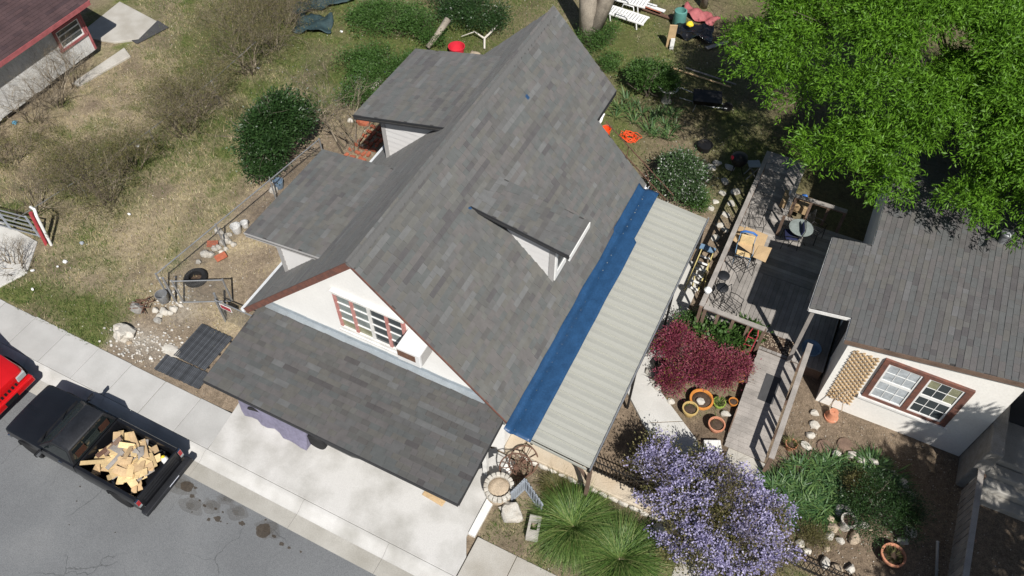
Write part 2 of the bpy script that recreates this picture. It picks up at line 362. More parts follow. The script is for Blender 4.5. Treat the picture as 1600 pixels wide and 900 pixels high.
def cover(x, y):
    """returns green fraction, dry-grass fraction, gravel fraction at ground points (the rest is bare dirt)"""
    n1, n2, n3 = fbm(x, y, 2.2, 3), fbm(x, y, .8, 11), fbm(x, y, 5., 21)
    lot = 1-sstep(-16.7, -16.2, x+.5*(n1-.5))                               # empty lot left of the wire fence
    side = box_w(x, y, -16.3, -11, 8.3, 22, .4)                              # bare side yard
    back = sstep(18.6, 20.5, y)*sstep(-16, -15, x)
    front = box_w(x, y, -4, 8, 5.8, 9, .3)
    gar = box_w(x, y, -1.6, 9, 9, 15, .3)
    green = lot*(.06+.9*np.clip(n1-.50, 0, 1)*2.4+.9*blob(x, y, -18.9, 6.9, 2.6, .7)+.5*blob(x, y, -17.2, 7.2, .9, 1.2)+.6*blob(x, y, -21, 13, 2.5, 1.5, .5)+.55*blob(x, y, -23, 20, 4, 2.5))
    green += .55*blob(x, y, -18.5, 22.5, 3.5, 4)+.7*blob(x, y, -15.8, 22.5, 2, 3.5)
    green += back*(.15+.85*np.clip(n1*1.6-.42, 0, 1)+.5*blob(x, y, -8.5, 26.5, 2.5, 2)+.5*blob(x, y, -13, 24, 3, 2))
    green += front*(.12+.8*np.clip(n2*2-.95, 0, 1)+.3*blob(x, y, -3.6, 6.7, .7, .4))+gar*.5*np.clip(n2*2-1.1, 0, 1)*(x < 1.5)
    n4 = fbm(x, y, .55, 71); green += lot*(2.6*np.clip(n4-.58, 0, 1)+1.2*np.clip(n2-.60, 0, 1)*2)
    green *= 1-.75*blob(x, y, -18.3, 10.8, 1.7, 2.2, .3); green = np.clip(green*(.55+.9*n2), 0, 1)
    dry = lot*(.15+1.1*n1)+back*.3*n1+front*.3*n2+.25*side*(n1 > .5)+.45*box_w(x, y, -16.3, -13.2, 7.6, 12, .5)*n2*1.6
    dry = np.clip(dry*(1-green)*np.clip(.15+1.9*(n2-.25)+.9*(n4-.4), 0, 1.3), 0, 1)
    grav = np.clip(1.1*blob(x, y, -15.6, 6.8, 1.3, .5)*n2*1.7+.6*blob(x, y, -15.3, 8.3, .6, .6)+.9*box_w(x, y, -21.5, -18.6, 10.6, 12.1, .4)*0, 0, 1)*(1-green)
    return green, dry, grav, n1, n2, n3
xs = np.concatenate([[-400, -120, -60], np.arange(-36, 12.01, .16), [30, 80, 400]]); ys = np.concatenate([[-400, -60, -14.0, -13.9, 4.1, 4.6, 4.95], np.arange(5.1, 42, .16), [60, 120, 400]])
gx, gy = np.meshgrid(xs, ys); green, dry, grav, n1, n2, n3 = cover(gx, gy)
gz = (fbm(gx, gy, 1.2, 40)-.5)*.045-.012-.02*(gx > -16.3)*0
gz = np.where(gy < 6.4, np.minimum(gz, -.02)-.01, gz); gz = np.where((gy < 5.06) & (gy > -13.95), -.34, gz)
gz = np.where((gx > -12.3) & (gx < -1.4) & (gy < 17.6) & (gy > 8.4) | (gx > -12) & (gx < -4) & (gy < 8.6) & (gy > 5), -.10, gz)
gz += .05*box_w(gx, gy, -23.5, -16.9, 7, 30, 1.)*(n3-.3)
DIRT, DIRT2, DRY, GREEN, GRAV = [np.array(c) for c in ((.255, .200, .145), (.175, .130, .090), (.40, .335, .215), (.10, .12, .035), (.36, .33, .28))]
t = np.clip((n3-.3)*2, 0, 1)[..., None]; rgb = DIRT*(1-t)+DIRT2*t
drk = (box_w(gx, gy, -1.2, 9, 9, 40, .5)*.35+box_w(gx, gy, -6, 9, 22, 40, 1.5)*.5*n1)[..., None]; rgb = rgb*(1-drk)+DIRT2*.8*drk  # garden soil browner; back yard also darkened to stand in for tree shade
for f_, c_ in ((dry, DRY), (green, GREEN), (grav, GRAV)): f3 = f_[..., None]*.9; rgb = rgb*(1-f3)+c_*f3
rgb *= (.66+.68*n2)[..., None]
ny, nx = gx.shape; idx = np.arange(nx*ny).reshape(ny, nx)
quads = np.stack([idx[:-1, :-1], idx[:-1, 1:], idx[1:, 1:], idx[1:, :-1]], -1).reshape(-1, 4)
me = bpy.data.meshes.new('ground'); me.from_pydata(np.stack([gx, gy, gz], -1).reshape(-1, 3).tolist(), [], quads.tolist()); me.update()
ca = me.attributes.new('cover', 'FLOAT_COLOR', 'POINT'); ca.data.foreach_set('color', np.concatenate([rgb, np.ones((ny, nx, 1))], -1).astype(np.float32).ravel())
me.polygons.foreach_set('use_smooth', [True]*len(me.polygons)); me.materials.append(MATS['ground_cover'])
gro = bpy.data.objects.new('ground', me); COL.objects.link(gro); gro['kind'] = 'structure'
# road, kerb, sidewalk, driveway, path
m = MB(); m.b2(-90, 60, -10, 4.27, -.26, -.155); road = m.build('road', 'asphalt', kind='structure')
prof = [(4.661, -.26), (4.661, -.139), (4.74, -.125), (4.90, -.03), (4.97, -.004), (5.04, 0.), (5.04, -.26)]; pan = [(4.25, -.26), (4.25, -.148), (4.66, -.141), (4.66, -.26)]
def kerb_seg(x0, x1, prof=prof):
    m = MB(); n = len(prof); m.add([(x, y, z) for x in (x0, x1) for y, z in prof], [tuple(range(n)), tuple(range(2*n-1, n-1, -1))]+[(i, i+n, (i+1) % n+n, (i+1) % n) for i in range(n)]); return m
ke = bpy.data.objects.new('kerb', None); COL.objects.link(ke); ke['kind'] = 'structure'; XF[ke] = Matrix.Identity(4)
kx = [-36, -33, -30, -27, -24, -21, -18.1, -15.2, -11.62, -8.45, -5.9, -3.2, -.3, 2.7, 5.7, 9, 12, 15, 18, 21]
for a, b in zip(kx, kx[1:]): kerb_seg(a+.004, b-.004).build('kerb_segment', 'concrete_drive', ke, smooth='auto'); kerb_seg(a+.004, b-.004, pan).build('gutter_pan', 'concrete_gutter', ke)
sw = bpy.data.objects.new('sidewalk', None); COL.objects.link(sw); sw['kind'] = 'structure'; XF[sw] = Matrix.Identity(4)
jx = [-12.77-1.255*k for k in range(19)][::-1]+[-11.60]
for a, b in zip(jx, jx[1:]):
    dz = random.uniform(-.006, .006); MB().b2(a+.008, b-.008, 5.052, 6.20+random.uniform(-.02, .02), -.13, .002+dz).build('sidewalk_slab', 'concrete_walk', sw, bevel=.008)
jx = [-4.02, -2.93, -1.73, -.55, .65, 1.85, 3.05, 4.25, 5.5, 6.7, 7.9, 9.1, 10.3, 11.5, 12.7, 13.9, 15.1, 16.3, 17.5]
for a, b in zip(jx, jx[1:]): MB().b2(a+.008, b-.008, 5.052, 6.16, -.13, .0+random.uniform(-.006, .006)).build('sidewalk_slab', 'concrete_old', sw, bevel=.008)
m = MB(); m.prism([(-11.585, 5.052), (-4.04, 5.052), (-4.04, 5.6), (-4.28, 6.05), (-4.30, 8.44), (-12.0, 8.44), (-11.72, 6.4)], -.14, .006); m.build('driveway', 'concrete_drive', kind='structure', bevel=.01)
m = MB(); m.slab([(-4.27, 6.12, .05), (-4.08, 6.12, .04), (-4.05, 8.36, .10), (-4.27, 8.36, .10)], .22); m.build('driveway_edging', 'white_weathered', kind='structure', bevel=.015)
m = MB(); m.prism([(-4.2, 9.0), (-2.5, 9.0), (-2.5, 11.95), (-2.0, 12.05), (-1.62, 12.35), (-1.62, 17.0), (-4.2, 17.2)], -.16, .015); m.build('porch_floor', 'concrete', kind='structure', bevel=.01)
pa = bpy.data.objects.new('path', None); COL.objects.link(pa); pa['kind'] = 'structure'; XF[pa] = Matrix.Identity(4)
P0, P1 = (Vector((-2.46, 11.92)), Vector((-1.64, 12.30))), (Vector((.55, 9.05)), Vector((1.75, 9.9)))
for i in range(3):
    l0 = [P0[k].lerp(P1[k], i/3+.003) for k in (0, 1)]; l1 = [P0[k].lerp(P1[k], (i+1)/3-.003) for k in (0, 1)]
    MB().prism([tuple(l0[0]), tuple(l0[1]), tuple(l1[1]), tuple(l1[0])], -.12, .012).build('path_slab', 'concrete', pa, bevel=.008)
for y0, y1 in ((6.2, 7.35), (7.37, 8.5)): MB().b2(.62, 1.95, y0, y1, -.12, .004).build('path_slab', 'concrete_old', pa, bevel=.008)
MB().prism([(.82, 10.45), (1.9, 10.4), (1.92, 11.25), (.85, 11.3)], -.1, .03).build('path_slab', 'concrete_old', pa, bevel=.01)
# stains on the road and the drive: thin oil films
def stain(name, mat, spots, z, label=None):
    m = MB()
    for cx, cy, r, sd in spots:
        n = 18; poly = [(cx+r*1.5*(.75+.45*noise.noise((math.cos(a)*1.3+sd, math.sin(a)*1.3, sd)))*math.cos(a), cy+r*(.75+.45*noise.noise((math.cos(a)*1.3, math.sin(a)*1.3+sd, sd*2)))*math.sin(a)) for a in [2*math.pi*k/n for k in range(n)]]
        m.add([(x, y, z) for x, y in poly], [tuple(range(n))])
    return m.build(name, mat, kind='stuff')
M('oil_stain', (.075, .06, .045), .7, .25, 6., 30., alpha=.72)
M('old_stain', (.11, .095, .075), .8, .25, 3., 20., alpha=.16)
sp = []
for px, py, r in ((292, 760, .18), (340, 810, .09), (378, 818, .075), (410, 828, .20), (320, 790, .045), (326, 812, .05), (337, 795, .04), (300, 775, .06), (348, 800, .03), (345, 815, .025), (440, 850, .06), (452, 856, .04), (415, 812, .03), (470, 862, .03), (428, 838, .05), (305, 762, .05), (312, 782, .03), (300, 800, .02), (355, 818, .02), (120, 783, .02), (125, 760, .025), (108, 820, .02), (180, 832, .02)):
    q = G(px, py, -.15); sp.append((q.x, q.y, r, px*.37))
stain('oil_spots', 'oil_stain', sp, -.148)
sp = [(*G(px, py, -.15).xy, r, px*.1) for px, py, r in ((283, 758, .34), (330, 790, .26), (300, 790, .30), (420, 826, .30), (370, 800, .25), (352, 780, .2))]
sp2 = [(x+.05*math.sin(r_*9), y+.04, r_*.62, sd+5) for x, y, r_, sd in sp]; sp3 = [(x-.03, y-.02, r_*.36, sd+9) for x, y, r_, sd in sp]; stain('damp_patches', 'old_stain', sp2, -.1505); stain('damp_patches', 'old_stain', sp3, -.150)
stain('damp_patches', 'old_stain', sp, -.151)
# ---------------------------------------------------------------- roofing: every shingle is a wedge-shaped tab
CAMP = Vector((0, 0, CAM_H)); TAB = {}
EXPO = .142
TABV = lambda w: ([(0.004, 0, -.004), (w-.004, 0, -.004), (w-.004, EXPO+.02, -.004), (0.004, EXPO+.02, -.004), (0.004, 0, .013), (w-.004, 0, .013), (w-.004, EXPO+.02, .002), (0.004, EXPO+.02, .002)], [(4, 5, 6, 7), (0, 1, 5, 4), (1, 2, 6, 5), (3, 0, 4, 7)])
def field(o, u, v, ulen, vlen, skip=None):
    """rows of tabs on the plane o + u*a + v*b"""
    F = frame(o, u, v); out = []; n = int(math.ceil(vlen/EXPO)); run = .5
    full = ulen
    for k in range(n):
        a = -random.uniform(0, .3); b = k*EXPO; ulen = full(b) if callable(full) else full
        while a < ulen-.02:
            w_ = random.choice((.17, .22, .28, .34, .42)); a0 = max(a, 0); a1 = min(a+w_, ulen); a += w_
            if a1-a0 < .06 or (skip and skip(a0, a1, b)): continue
            w2 = min((.06, .1, .14, .17, .22, .28, .34, .42), key=lambda q: abs(q-(a1-a0))) if a1 < ulen and a0 > 0 else round(a1-a0, 2)
            run = .75*run+.25*.5+random.gauss(0, .17); tn = min(1, max(.02, round((run if random.random() > .12 else random.random())*8)/8))
            out.append((F @ T(a0, b, random.uniform(.0, .004)), w2, tn))
    return out
def lay(roof, tabs, mat, n_single):
    tabs = sorted(tabs, key=lambda t: (t[0].translation-CAMP).length); inv = XF[roof].inverted()
    for F, w_, tn in tabs[:n_single]:
        key = (mat, w_, tn)
        if key not in TAB:
            m = MB(); m.add(*TABV(w_), tn); o = m.build('shingle', mat, roof, local=True); TAB[key] = o.data
        else:
            o = bpy.data.objects.new('shingle', TAB[key]); COL.objects.link(o); o.parent = roof
        o.matrix_local = inv @ F
    m = MB()
    for F, w_, tn in tabs[n_single:]: m.m = F; m.add(*TABV(w_), tn)
    m.m = Matrix.Identity(4); m.build('shingles', mat, roof, kind='stuff')
def siding_tri(parent, y, pts, face=-1, expo=.19):
    """horizontal lap boards on a triangle in the plane Y = y; pts = outline (x, z)"""
    def span(z):
        xs_ = []
        for (x0, z0), (x1, z1) in zip(pts, pts[1:]+pts[:1]):
            if (z0-z)*(z1-z) <= 0 and abs(z1-z0) > 1e-6: xs_.append(x0+(x1-x0)*(z-z0)/(z1-z0))
        return (min(xs_), max(xs_)) if len(xs_) > 1 else None
    z0 = min(p[1] for p in pts); z1 = max(p[1] for p in pts); z = z0
    while z < z1-.02:
        ze = min(z+expo, z1-.001); a, b = span(z+.001), span(ze)
        if a and b:
            f = face; MB().add([(a[0], y+f*.03, z), (a[1], y+f*.03, z), (b[1], y+f*.008, ze), (b[0], y+f*.008, ze), (a[0], y, z), (a[1], y, z), (b[1], y, ze), (b[0], y, ze)], [(0, 1, 2, 3), (4, 5, 1, 0), (1, 5, 6, 2), (0, 3, 7, 4), (3, 2, 6, 7)] if f < 0 else [(3, 2, 1, 0)]).build('siding_board', 'siding', parent)
        z = ze
# ================================================================ main house
H1 = thing('house', 'cottage with steep grey shingle roof, dormers and white front gable above the driveway', 'house', (-8, 13, 0))
XR, ZR, XE, ZE, XL, ZL = -8.0, 6.30, -4.10, 2.26, -12.10, 2.20
YF, YB, YB2, XN = 8.2, 17.36, 18.85, -5.88
rs = (ZR-ZE)/(XE-XR); ls = (ZR-ZL)/(XR-XL)
zr = lambda x: ZR-rs*(x-XR); zl = lambda x: ZR-ls*(XR-x)
wl = H1
m = MB(); m.prism([(-11.75, -.05), (-4.45, -.05), (-4.45, zr(-4.45)-.18), (XR, ZR-.2), (-11.75, zl(-11.75)-.18)], -17.05, -8.51, Matrix(((1, 0, 0, 0), (0, 0, -1, 0), (0, 1, 0, 0), (0, 0, 0, 1)))); m.build('wall', 'white_wall', H1)
m = MB(); m.prism([(-11.7, -.05), (-6.15, -.05), (-6.15, zr(-6.15)-.19), (XR, ZR-.21), (-11.7, zl(-11.7)-.19)], -18.5, -17.06, Matrix(((1, 0, 0, 0), (0, 0, -1, 0), (0, 1, 0, 0), (0, 0, 0, 1)))); m.build('wall', 'white_wall', H1)
m = MB()
m.slab([(XR, YF, ZR), (XE, YF, ZE), (XE, YB, ZE), (XR, YB, ZR)], .10); m.slab([(XR, YB, ZR), (XN, YB, zr(XN)), (XN, YB2, zr(XN)), (XR, YB2, ZR)], .10)
m.slab([(XR, YF, ZR), (XR, YB2, ZR), (XL, YB2, ZL), (XL, YF, ZL)], .10)
roof = m.build('roof', 'underlay', H1)
vr = (XR-XE, 0, ZR-ZE); Lr = math.hypot(XR-XE, ZR-ZE); vL = (XR-XL, 0, ZR-ZL); Ll = math.hypot(XR-XL, ZR-ZL)
tabs = field((XE, YF-.01, ZE+.004), (0, 1, 0), vr, lambda b: (YB if b < Lr*(XN-XE)/(XR-XE)-.01 else YB2)-YF+.01, Lr)
sN = (XN-XE)/(XR-XE); eN = Lr*sN
tabs += field((XL, YB2, ZL+.004), (0, -1, 0), vL, YB2-YF+.01, Ll)
# dormers: low shed roofs
def dormer(xe, ze, xt, y0, y1, yw, xw, side, shade_band):
    """shed dormer; xe,ze eave; xt,zt where it runs into the main slope; yw/xw wall planes"""
    zt = zl(xt) if side < 0 else zr(xt); g = (zt-ze)/(xt-xe); zp = lambda x: ze+g*(x-xe); zs = zl if side < 0 else zr
    q = [(xt, y0, zt), (xe, y0, ze), (xe, y1, ze), (xt, y1, zt)]
    m = MB(); m.slab([(x, y, z-.002) for x, y, z in q], .09); dr = m.build('dormer_roof', 'underlay', H1)
    v = (xt-xe, 0, zt-ze); L = math.hypot(xt-xe, zt-ze)
    global tabs
    tabs += field((xe, y0 if side > 0 else y1, ze+.004), (0, 1 if side > 0 else -1, 0), v, y1-y0, L)
    # the cheek walls and the face
    zb = zs(xw); xm = (zp(0)-.11-(ZR+ls*(-XR)*0 if 0 else 0))
    # intersection of wall top with slope
    f = lambda x: (zp(x)-.10)-zs(x); a, b = xw, xt
    for _ in range(40):
        c = (a+b)/2
        if f(c) > 0: a = c
        else: b = c
    tri = [(xw, zb-.02), (xw, zp(xw)-.10), (a, zs(a))]
    y2 = y1-(yw-y0) if y1-(yw-y0) > yw+.5 else y1-.12
    m = MB()
    for yy0, yy1 in ((yw, yw+.08), (y2-.08, y2)): m.prism([(x, z) for x, z in tri], -yy1, -yy0, Matrix(((1, 0, 0, 0), (0, 0, -1, 0), (0, 1, 0, 0), (0, 0, 0, 1))))
    m.b2(min(xw, xw-side*.08), max(xw, xw-side*.08), yw+.081, y2-.081, zb-.1, zp(xw)-.11)
    dw = m.build('dormer_wall', 'siding', H1)
    siding_tri(dw, yw-.001, tri)
    tw = .12; m = MB(); m.b2(min(xw+side*.012, xw-side*tw), max(xw+side*.012, xw-side*tw), yw-.045, yw+.02, zb-.0, zp(xw)-.13); m.build('corner_trim', 'trim_grey', dw)
    # rake board under the roof edge
    m = MB(); m.beam((xe, y0+.012, ze-.095), (xt-.12*(xt-xe)/abs(xt-xe)*1.2, y0+.012, zp(xt-.12*(xt-xe)/abs(xt-xe)*1.2)-.095), .022, .10); m.build('rake_board', 'trim_grey' if not shade_band else 'charcoal', dr)
    m = MB(); m.beam((xe, y0-.014, ze-.005), (xt, y0-.014, zt-.004), .02, .05); m.build('drip_edge', 'charcoal' if shade_band else 'trim_grey', dr)
    if shade_band:
        m = MB(); m.beam((xw+side*.02, yw-.05, zp(xw)-.20), (a+side*.10, yw-.05, zp(a)-.20+.02), .02, .20); m.build('shade_strip', 'charcoal', dw)  # charcoal strip painting in the shade below the roof overhang
    return dr, dw, zp, y2
D1 = dormer(-12.22, 4.20, -9.83, 9.17, 12.66, 9.32, -11.34, -1, False)
D2 = dormer(-11.75, 4.84, -8.77, 13.66, 17.07, 14.06, -11.11, -1, True)
D3 = dormer(-4.30, 4.75, -6.97, 11.73, 13.0, 12.13, -4.84, 1, True)
dr, dw, zp, y2 = D3
m = MB(); m.b2(-4.325, -4.28, 11.75, 13.0, 4.54, 4.72); m.build('fascia_board', 'white_paint', dr)
m = MB(); m.b2(-4.84, -4.80, 12.16, y2, zr(-4.84)+.0, zr(-4.84)+.22); m.build('sill_board', 'white_paint', dw)
wn = MB(); 
for a in ((12.16, 12.26, 3.2, 4.5), (y2-.1, y2, 3.2, 4.5), (12.26, y2-.1, 3.2, 3.3), (12.26, y2-.1, 4.4, 4.5)): wn.b2(-4.84, -4.79, *a)
wn = wn.build('window', 'white_paint', dw); m = MB(); m.b2(-4.83, -4.815, 12.26, y2-.1, 3.3, 4.4); m.build('pane', 'glass_dim', wn)
for px, py, zz in ((733, 325, 5.25), (510, 402, 4.47)):
    q = G(px, py, zz); m = MB(); m.rock((q.x, q.y, q.z+.005), (.09, .05, .02), px, .3, 1); m.build('flashing_patch', 'tarp', H1)
q = G(823, 206, 4.4); q.z = zr(q.x); m = MB(); m.box((q.x, q.y, q.z+.02), (.10, .13, .012), frame((0, 0, 0), (0, 1, 0), vr)); m.build('roofing_patch', 'tarp', H1)
lay(roof, tabs, 'shingle', 210)
# ridge caps
base = MB(); base.add([(0, -.13, -.10), (.26, -.13, -.10), (.26, 0, .022), (0, 0, .03), (.26, .13, -.10), (0, .13, -.10)], [(0, 1, 2, 3), (3, 2, 4, 5), (0, 3, 5)], .5)
cap = base.build('ridge_cap', 'shingle', roof, local=True); y = YF-.02; first = True
while y < YB2-.2:
    o = cap if first else cap.copy()
    if not first: COL.objects.link(o); o.parent = roof
    first = False; o.matrix_local = XF[roof].inverted() @ frame((XR, y, ZR+.012), (0, 1, 0), (-1, 0, 0)); y += .21
# rakes and gutters
m = MB(); m.beam((XR-.02, YF-.014, ZR-.07), (XL+.02, YF-.014, ZL-.07), .026, .17); m.build('rake_board', 'brown_fascia', roof)
m = MB(); m.beam((XR+.06, YF-.012, ZR-.03-.06), (XE, YF-.012, ZE-.03), .022, .05); m.build('rake_board', 'brown_fascia', roof)
m = MB(); m.beam((XR, YB2+.012, ZR-.08), (XN, YB2+.012, zr(XN)-.05), .02, .06); m.build('rake_board', 'charcoal', roof); m = MB(); m.beam((XR-.03, YB2+.012, ZR-.08), (XL, YB2+.012, ZL-.05), .02, .06); m.build('rake_board', 'charcoal', roof); m = MB(); m.beam((-5.9, YB+.012, zr(-5.9)-.05), (XE, YB+.012, ZE-.05), .02, .05); m.build('rake_board', 'charcoal', roof)
m = MB(); m.b2(XN-.01, XN+.02, YB+.02, YB2, zr(XN)-.16, zr(XN)-.02); m.build('fascia_board', 'charcoal', roof)
for x, z, s in ((XL, ZL, -1), (XE, ZE, 1)):
    m = MB()
    pr = [(0, -.11), (.015, -.10), (.02, -.01), (.045, 0), (.05, -.015), (.035, -.03), (.03, -.115), (0, -.125)]
    pr = [(0, 0), (0, -.11), (.09, -.11), (.115, -.01), (.10, -.01), (.08, -.095), (.012, -.095), (.012, 0)]
    n = len(pr); m.add([(x+s*(p+.004), y, z-.02+q) for y in (YF-.05, YB if s > 0 else YB2) for p, q in pr], [tuple(range(n)), tuple(range(2*n-1, n-1, -1))]+[(i, (i+1) % n, (i+1) % n+n, i+n) for i in range(n)])
    m.build('gutter', 'gutter', roof)
# carport roof in front
CX0, CX1, CY0, CY1, CZ0, CZ1 = -11.62, -4.32, 5.93, 8.50, 2.20, 2.46
m = MB(); m.slab([(CX0, CY0, CZ0), (CX1, CY0, CZ0), (CX1, CY1, CZ1), (CX0, CY1, CZ1)], .12); cp = m.build('carport_roof', 'underlay', H1)
lay(cp, field((CX0-.01, CY0, CZ0+.004), (1, 0, 0), (0, CY1-CY0, CZ1-CZ0), CX1-CX0+.02, math.hypot(CY1-CY0, CZ1-CZ0)-.05), 'shingle_dark', 90)
m = MB(); m.b2(CX0, CX1, CY0-.02, CY0-.002, CZ0-.13, CZ0-.008); m.build('fascia_board', 'charcoal', cp)
for x in (CX0-.012, CX1+.012):
    m = MB(); m.beam((x, CY0, CZ0-.06), (x, CY1-.35, CZ1-.06-.036), .02, .12); m.build('fascia_board', 'charcoal', cp)
for x in (-11.3, -8.0, -4.62): m = MB(); m.b2(x-.06, x+.06, 7.7, 7.82, 0, CZ0-.1); m.build('carport_post', 'white_weathered', H1)
# step flashing along the gable foot: lapped metal sheets
x = -11.45; k = 0
while x < -4.95:
    x1 = min(x+.62, -4.93); z = 2.50; m = MB(); e = .004*(k % 2)
    m.slab([(x-.02, 8.35+e*3, CZ1-.012+e+.022), (x1+.02, 8.35-e*3, CZ1-.012+e+.022), (x1+.02, 8.49, CZ1+.022+e), (x-.02, 8.49, CZ1+.022+e)], .006); m.b2(x, x1, 8.493-e, 8.505, CZ1+.0, CZ1+.13+e*4); m.build('flashing', 'flashing', cp); x = x1; k += 1
# gable window: four lights of four panes
GW = MB(); X0, X1, Z0, Z1 = -8.98, -7.03, 3.02, 4.44
GW.b2(X0-.02, X1+.02, 8.43, 8.51, Z1-.05, Z1+.03); gw = GW.build('window', 'white_weathered', H1)
MB().b2(X0-.02, X1+.02, 8.43, 8.51, Z0-.07, Z0+.05).build('bottom_rail', 'white_weathered', gw)
MB().b2(X0-.06, X1+.06, 8.40, 8.50, Z0-.12, Z0-.071).build('sill', 'white_weathered', gw)
MB().b2(X0-.05, X1+.05, 8.41, 8.50, Z1+.031, Z1+.06).build('drip_cap', 'white_weathered', gw)
cx = [X0+.02, -8.49, -8.0, -7.51, X1-.02]; rzs = [Z0+.05+(Z1-Z0-.1)*k/4 for k in range(5)]
for k, x in enumerate(cx): MB().b2(x-.04, x+.04, 8.44, 8.51, Z0+.051, Z1-.051).build('mullion' if 0 < k < 4 else 'jamb', 'window_red' if k in (0, 1, 3, 4) else 'white_weathered', gw)
for a, b in zip(cx, cx[1:]):
    for c, d in zip(rzs, rzs[1:]):
        q = (c-Z0)/(Z1-Z0); mt = ('glass_yellow' if q < .2 else 'glass_pale') if a < -8.1 else ('glass_pale' if random.random() < .25 else 'glass_dim')
        MB().b2(a+.04, b-.04, 8.478, 8.486, c+.012, d-.012).build('pane', mt, gw)
    for z in rzs[1:-1]: MB().b2(a+.041, b-.041, 8.455, 8.50, z-.016, z+.016).build('glazing_bar', 'white_paint', gw)
MB().b2(-4.446, -4.02, 8.46, 8.98, -.05, .42).build('wall_base', 'plaster_tan', H1, bevel=.03)
MB().b2(-4.56, -4.28, 8.495, 8.509, 2.05, 2.22).build('torn_felt', 'charcoal', H1)
# air conditioner under the window
ac = thing('air_conditioner', 'white window air conditioner box sticking out of the gable wall', 'air conditioner', (-6.6, 8.2, 3.6))
MB().b2(-6.93, -6.30, 7.92, 8.50, 3.68, 4.18).build('housing', 'plastic_white', ac, bevel=.02)
m = MB()
for k in range(9): m.b2(-6.30, -6.288, 7.98, 8.42, 3.73+k*.047, 3.752+k*.047)
m.build('side_louvre', 'trim_grey', ac)
m = MB()
for k in range(7): m.b2(-6.90, -6.42, 7.905, 7.918, 3.88+k*.034, 3.895+k*.034)
m.build('grille', 'rust', ac)
MB().beam((-6.64, 8.49, 3.3), (-6.64, 7.98, 3.67), .04, .04).build('bracket', 'wood_brown', ac)
# ================================================================ neighbour house on the right
H2 = thing('house', 'low house with grey shingle roof, cream wall and brown framed window by the garden', 'house', (5, 17, 0))
NZ, NS, NX = 3.30, .194, 2.40; nz_ = lambda x: NZ+NS*(x-NX)
m = MB(); m.prism([(2.58, -.05), (6.40, -.05), (6.40, nz_(6.4)-.12), (2.58, nz_(2.58)-.12)], -24., -13.78, Matrix(((1, 0, 0, 0), (0, 0, -1, 0), (0, 1, 0, 0), (0, 0, 0, 1)))); m.build('wall', 'cream_wall', H2)
m = MB(); m.b2(2.62, 6.38, 13.83, 23.9, -.1, .26); m.build('foundation', 'concrete_old', H2)
m = MB(); m.b2(6.41, 10.8, 14.9, 24, .3, nz_(6.4)-.12); m.build('wall', 'cream_wall', H2)
m = MB(); m.slab([(NX, 13.45, NZ), (10.5, 13.45, nz_(10.5)), (10.5, 24.2, nz_(10.5)), (NX, 24.2, NZ)], .10); m.slab([(1.40, 14.18, nz_(1.40)), (NX-.002, 14.18, NZ), (NX-.002, 16.85, NZ), (1.40, 16.85, nz_(1.40))], .10); nr = m.build('roof', 'underlay', H2)
nv = (1, 0, NS); nl = math.hypot(10.5-NX, nz_(10.5)-NZ)
tb = field((NX, 24.2, NZ+.004), (0, -1, 0), nv, 24.2-13.44, nl, lambda a0, a1, b: b > 4.6 and a1 < 2.5)
tb += field((1.40, 16.85, nz_(1.4)+.004), (0, -1, 0), nv, 2.67, 1.02)
lay(nr, tb, 'shingle_neighbour', 300)
m = MB(); m.beam((NX, 13.435, NZ-.07), (10.5, 13.435, nz_(10.5)-.07), .024, .13); m.build('rake_board', 'wood_brown', nr)
m = MB(); m.beam((1.4, 14.166, nz_(1.4)-.06), (2.4, 14.166, NZ-.06), .02, .10); m.b2(1.375, 1.395, 14.18, 16.85, nz_(1.4)-.12, nz_(1.4)-.012); m.b2(NX-.022, NX-.003, 13.45, 14.17, NZ-.12, NZ-.012); m.b2(NX-.022, NX-.003, 16.87, 24.2, NZ-.12, NZ-.012); m.build('fascia_board', 'white_weathered', nr)
for y in (14.35, 16.65): m = MB(); m.b2(1.48, 1.58, y-.05, y+.05, .46, nz_(1.5)-.1); m.build('porch_post', 'wood_grey', H2)
MB().b2(2.54, 2.579, 15.0, 15.95, .5, 2.55).build('door', 'porch_dark', H2)
# roof vent
q = G(1597, 335, 4.9); v_ = MB(); v_.lathe([(.10, -.2), (.10, .30), (.16, .31), (.16, .36), (.02, .45)], 14, (q.x, q.y, nz_(q.x))); v_.build('roof_vent', 'galvanised', nr, smooth='auto')
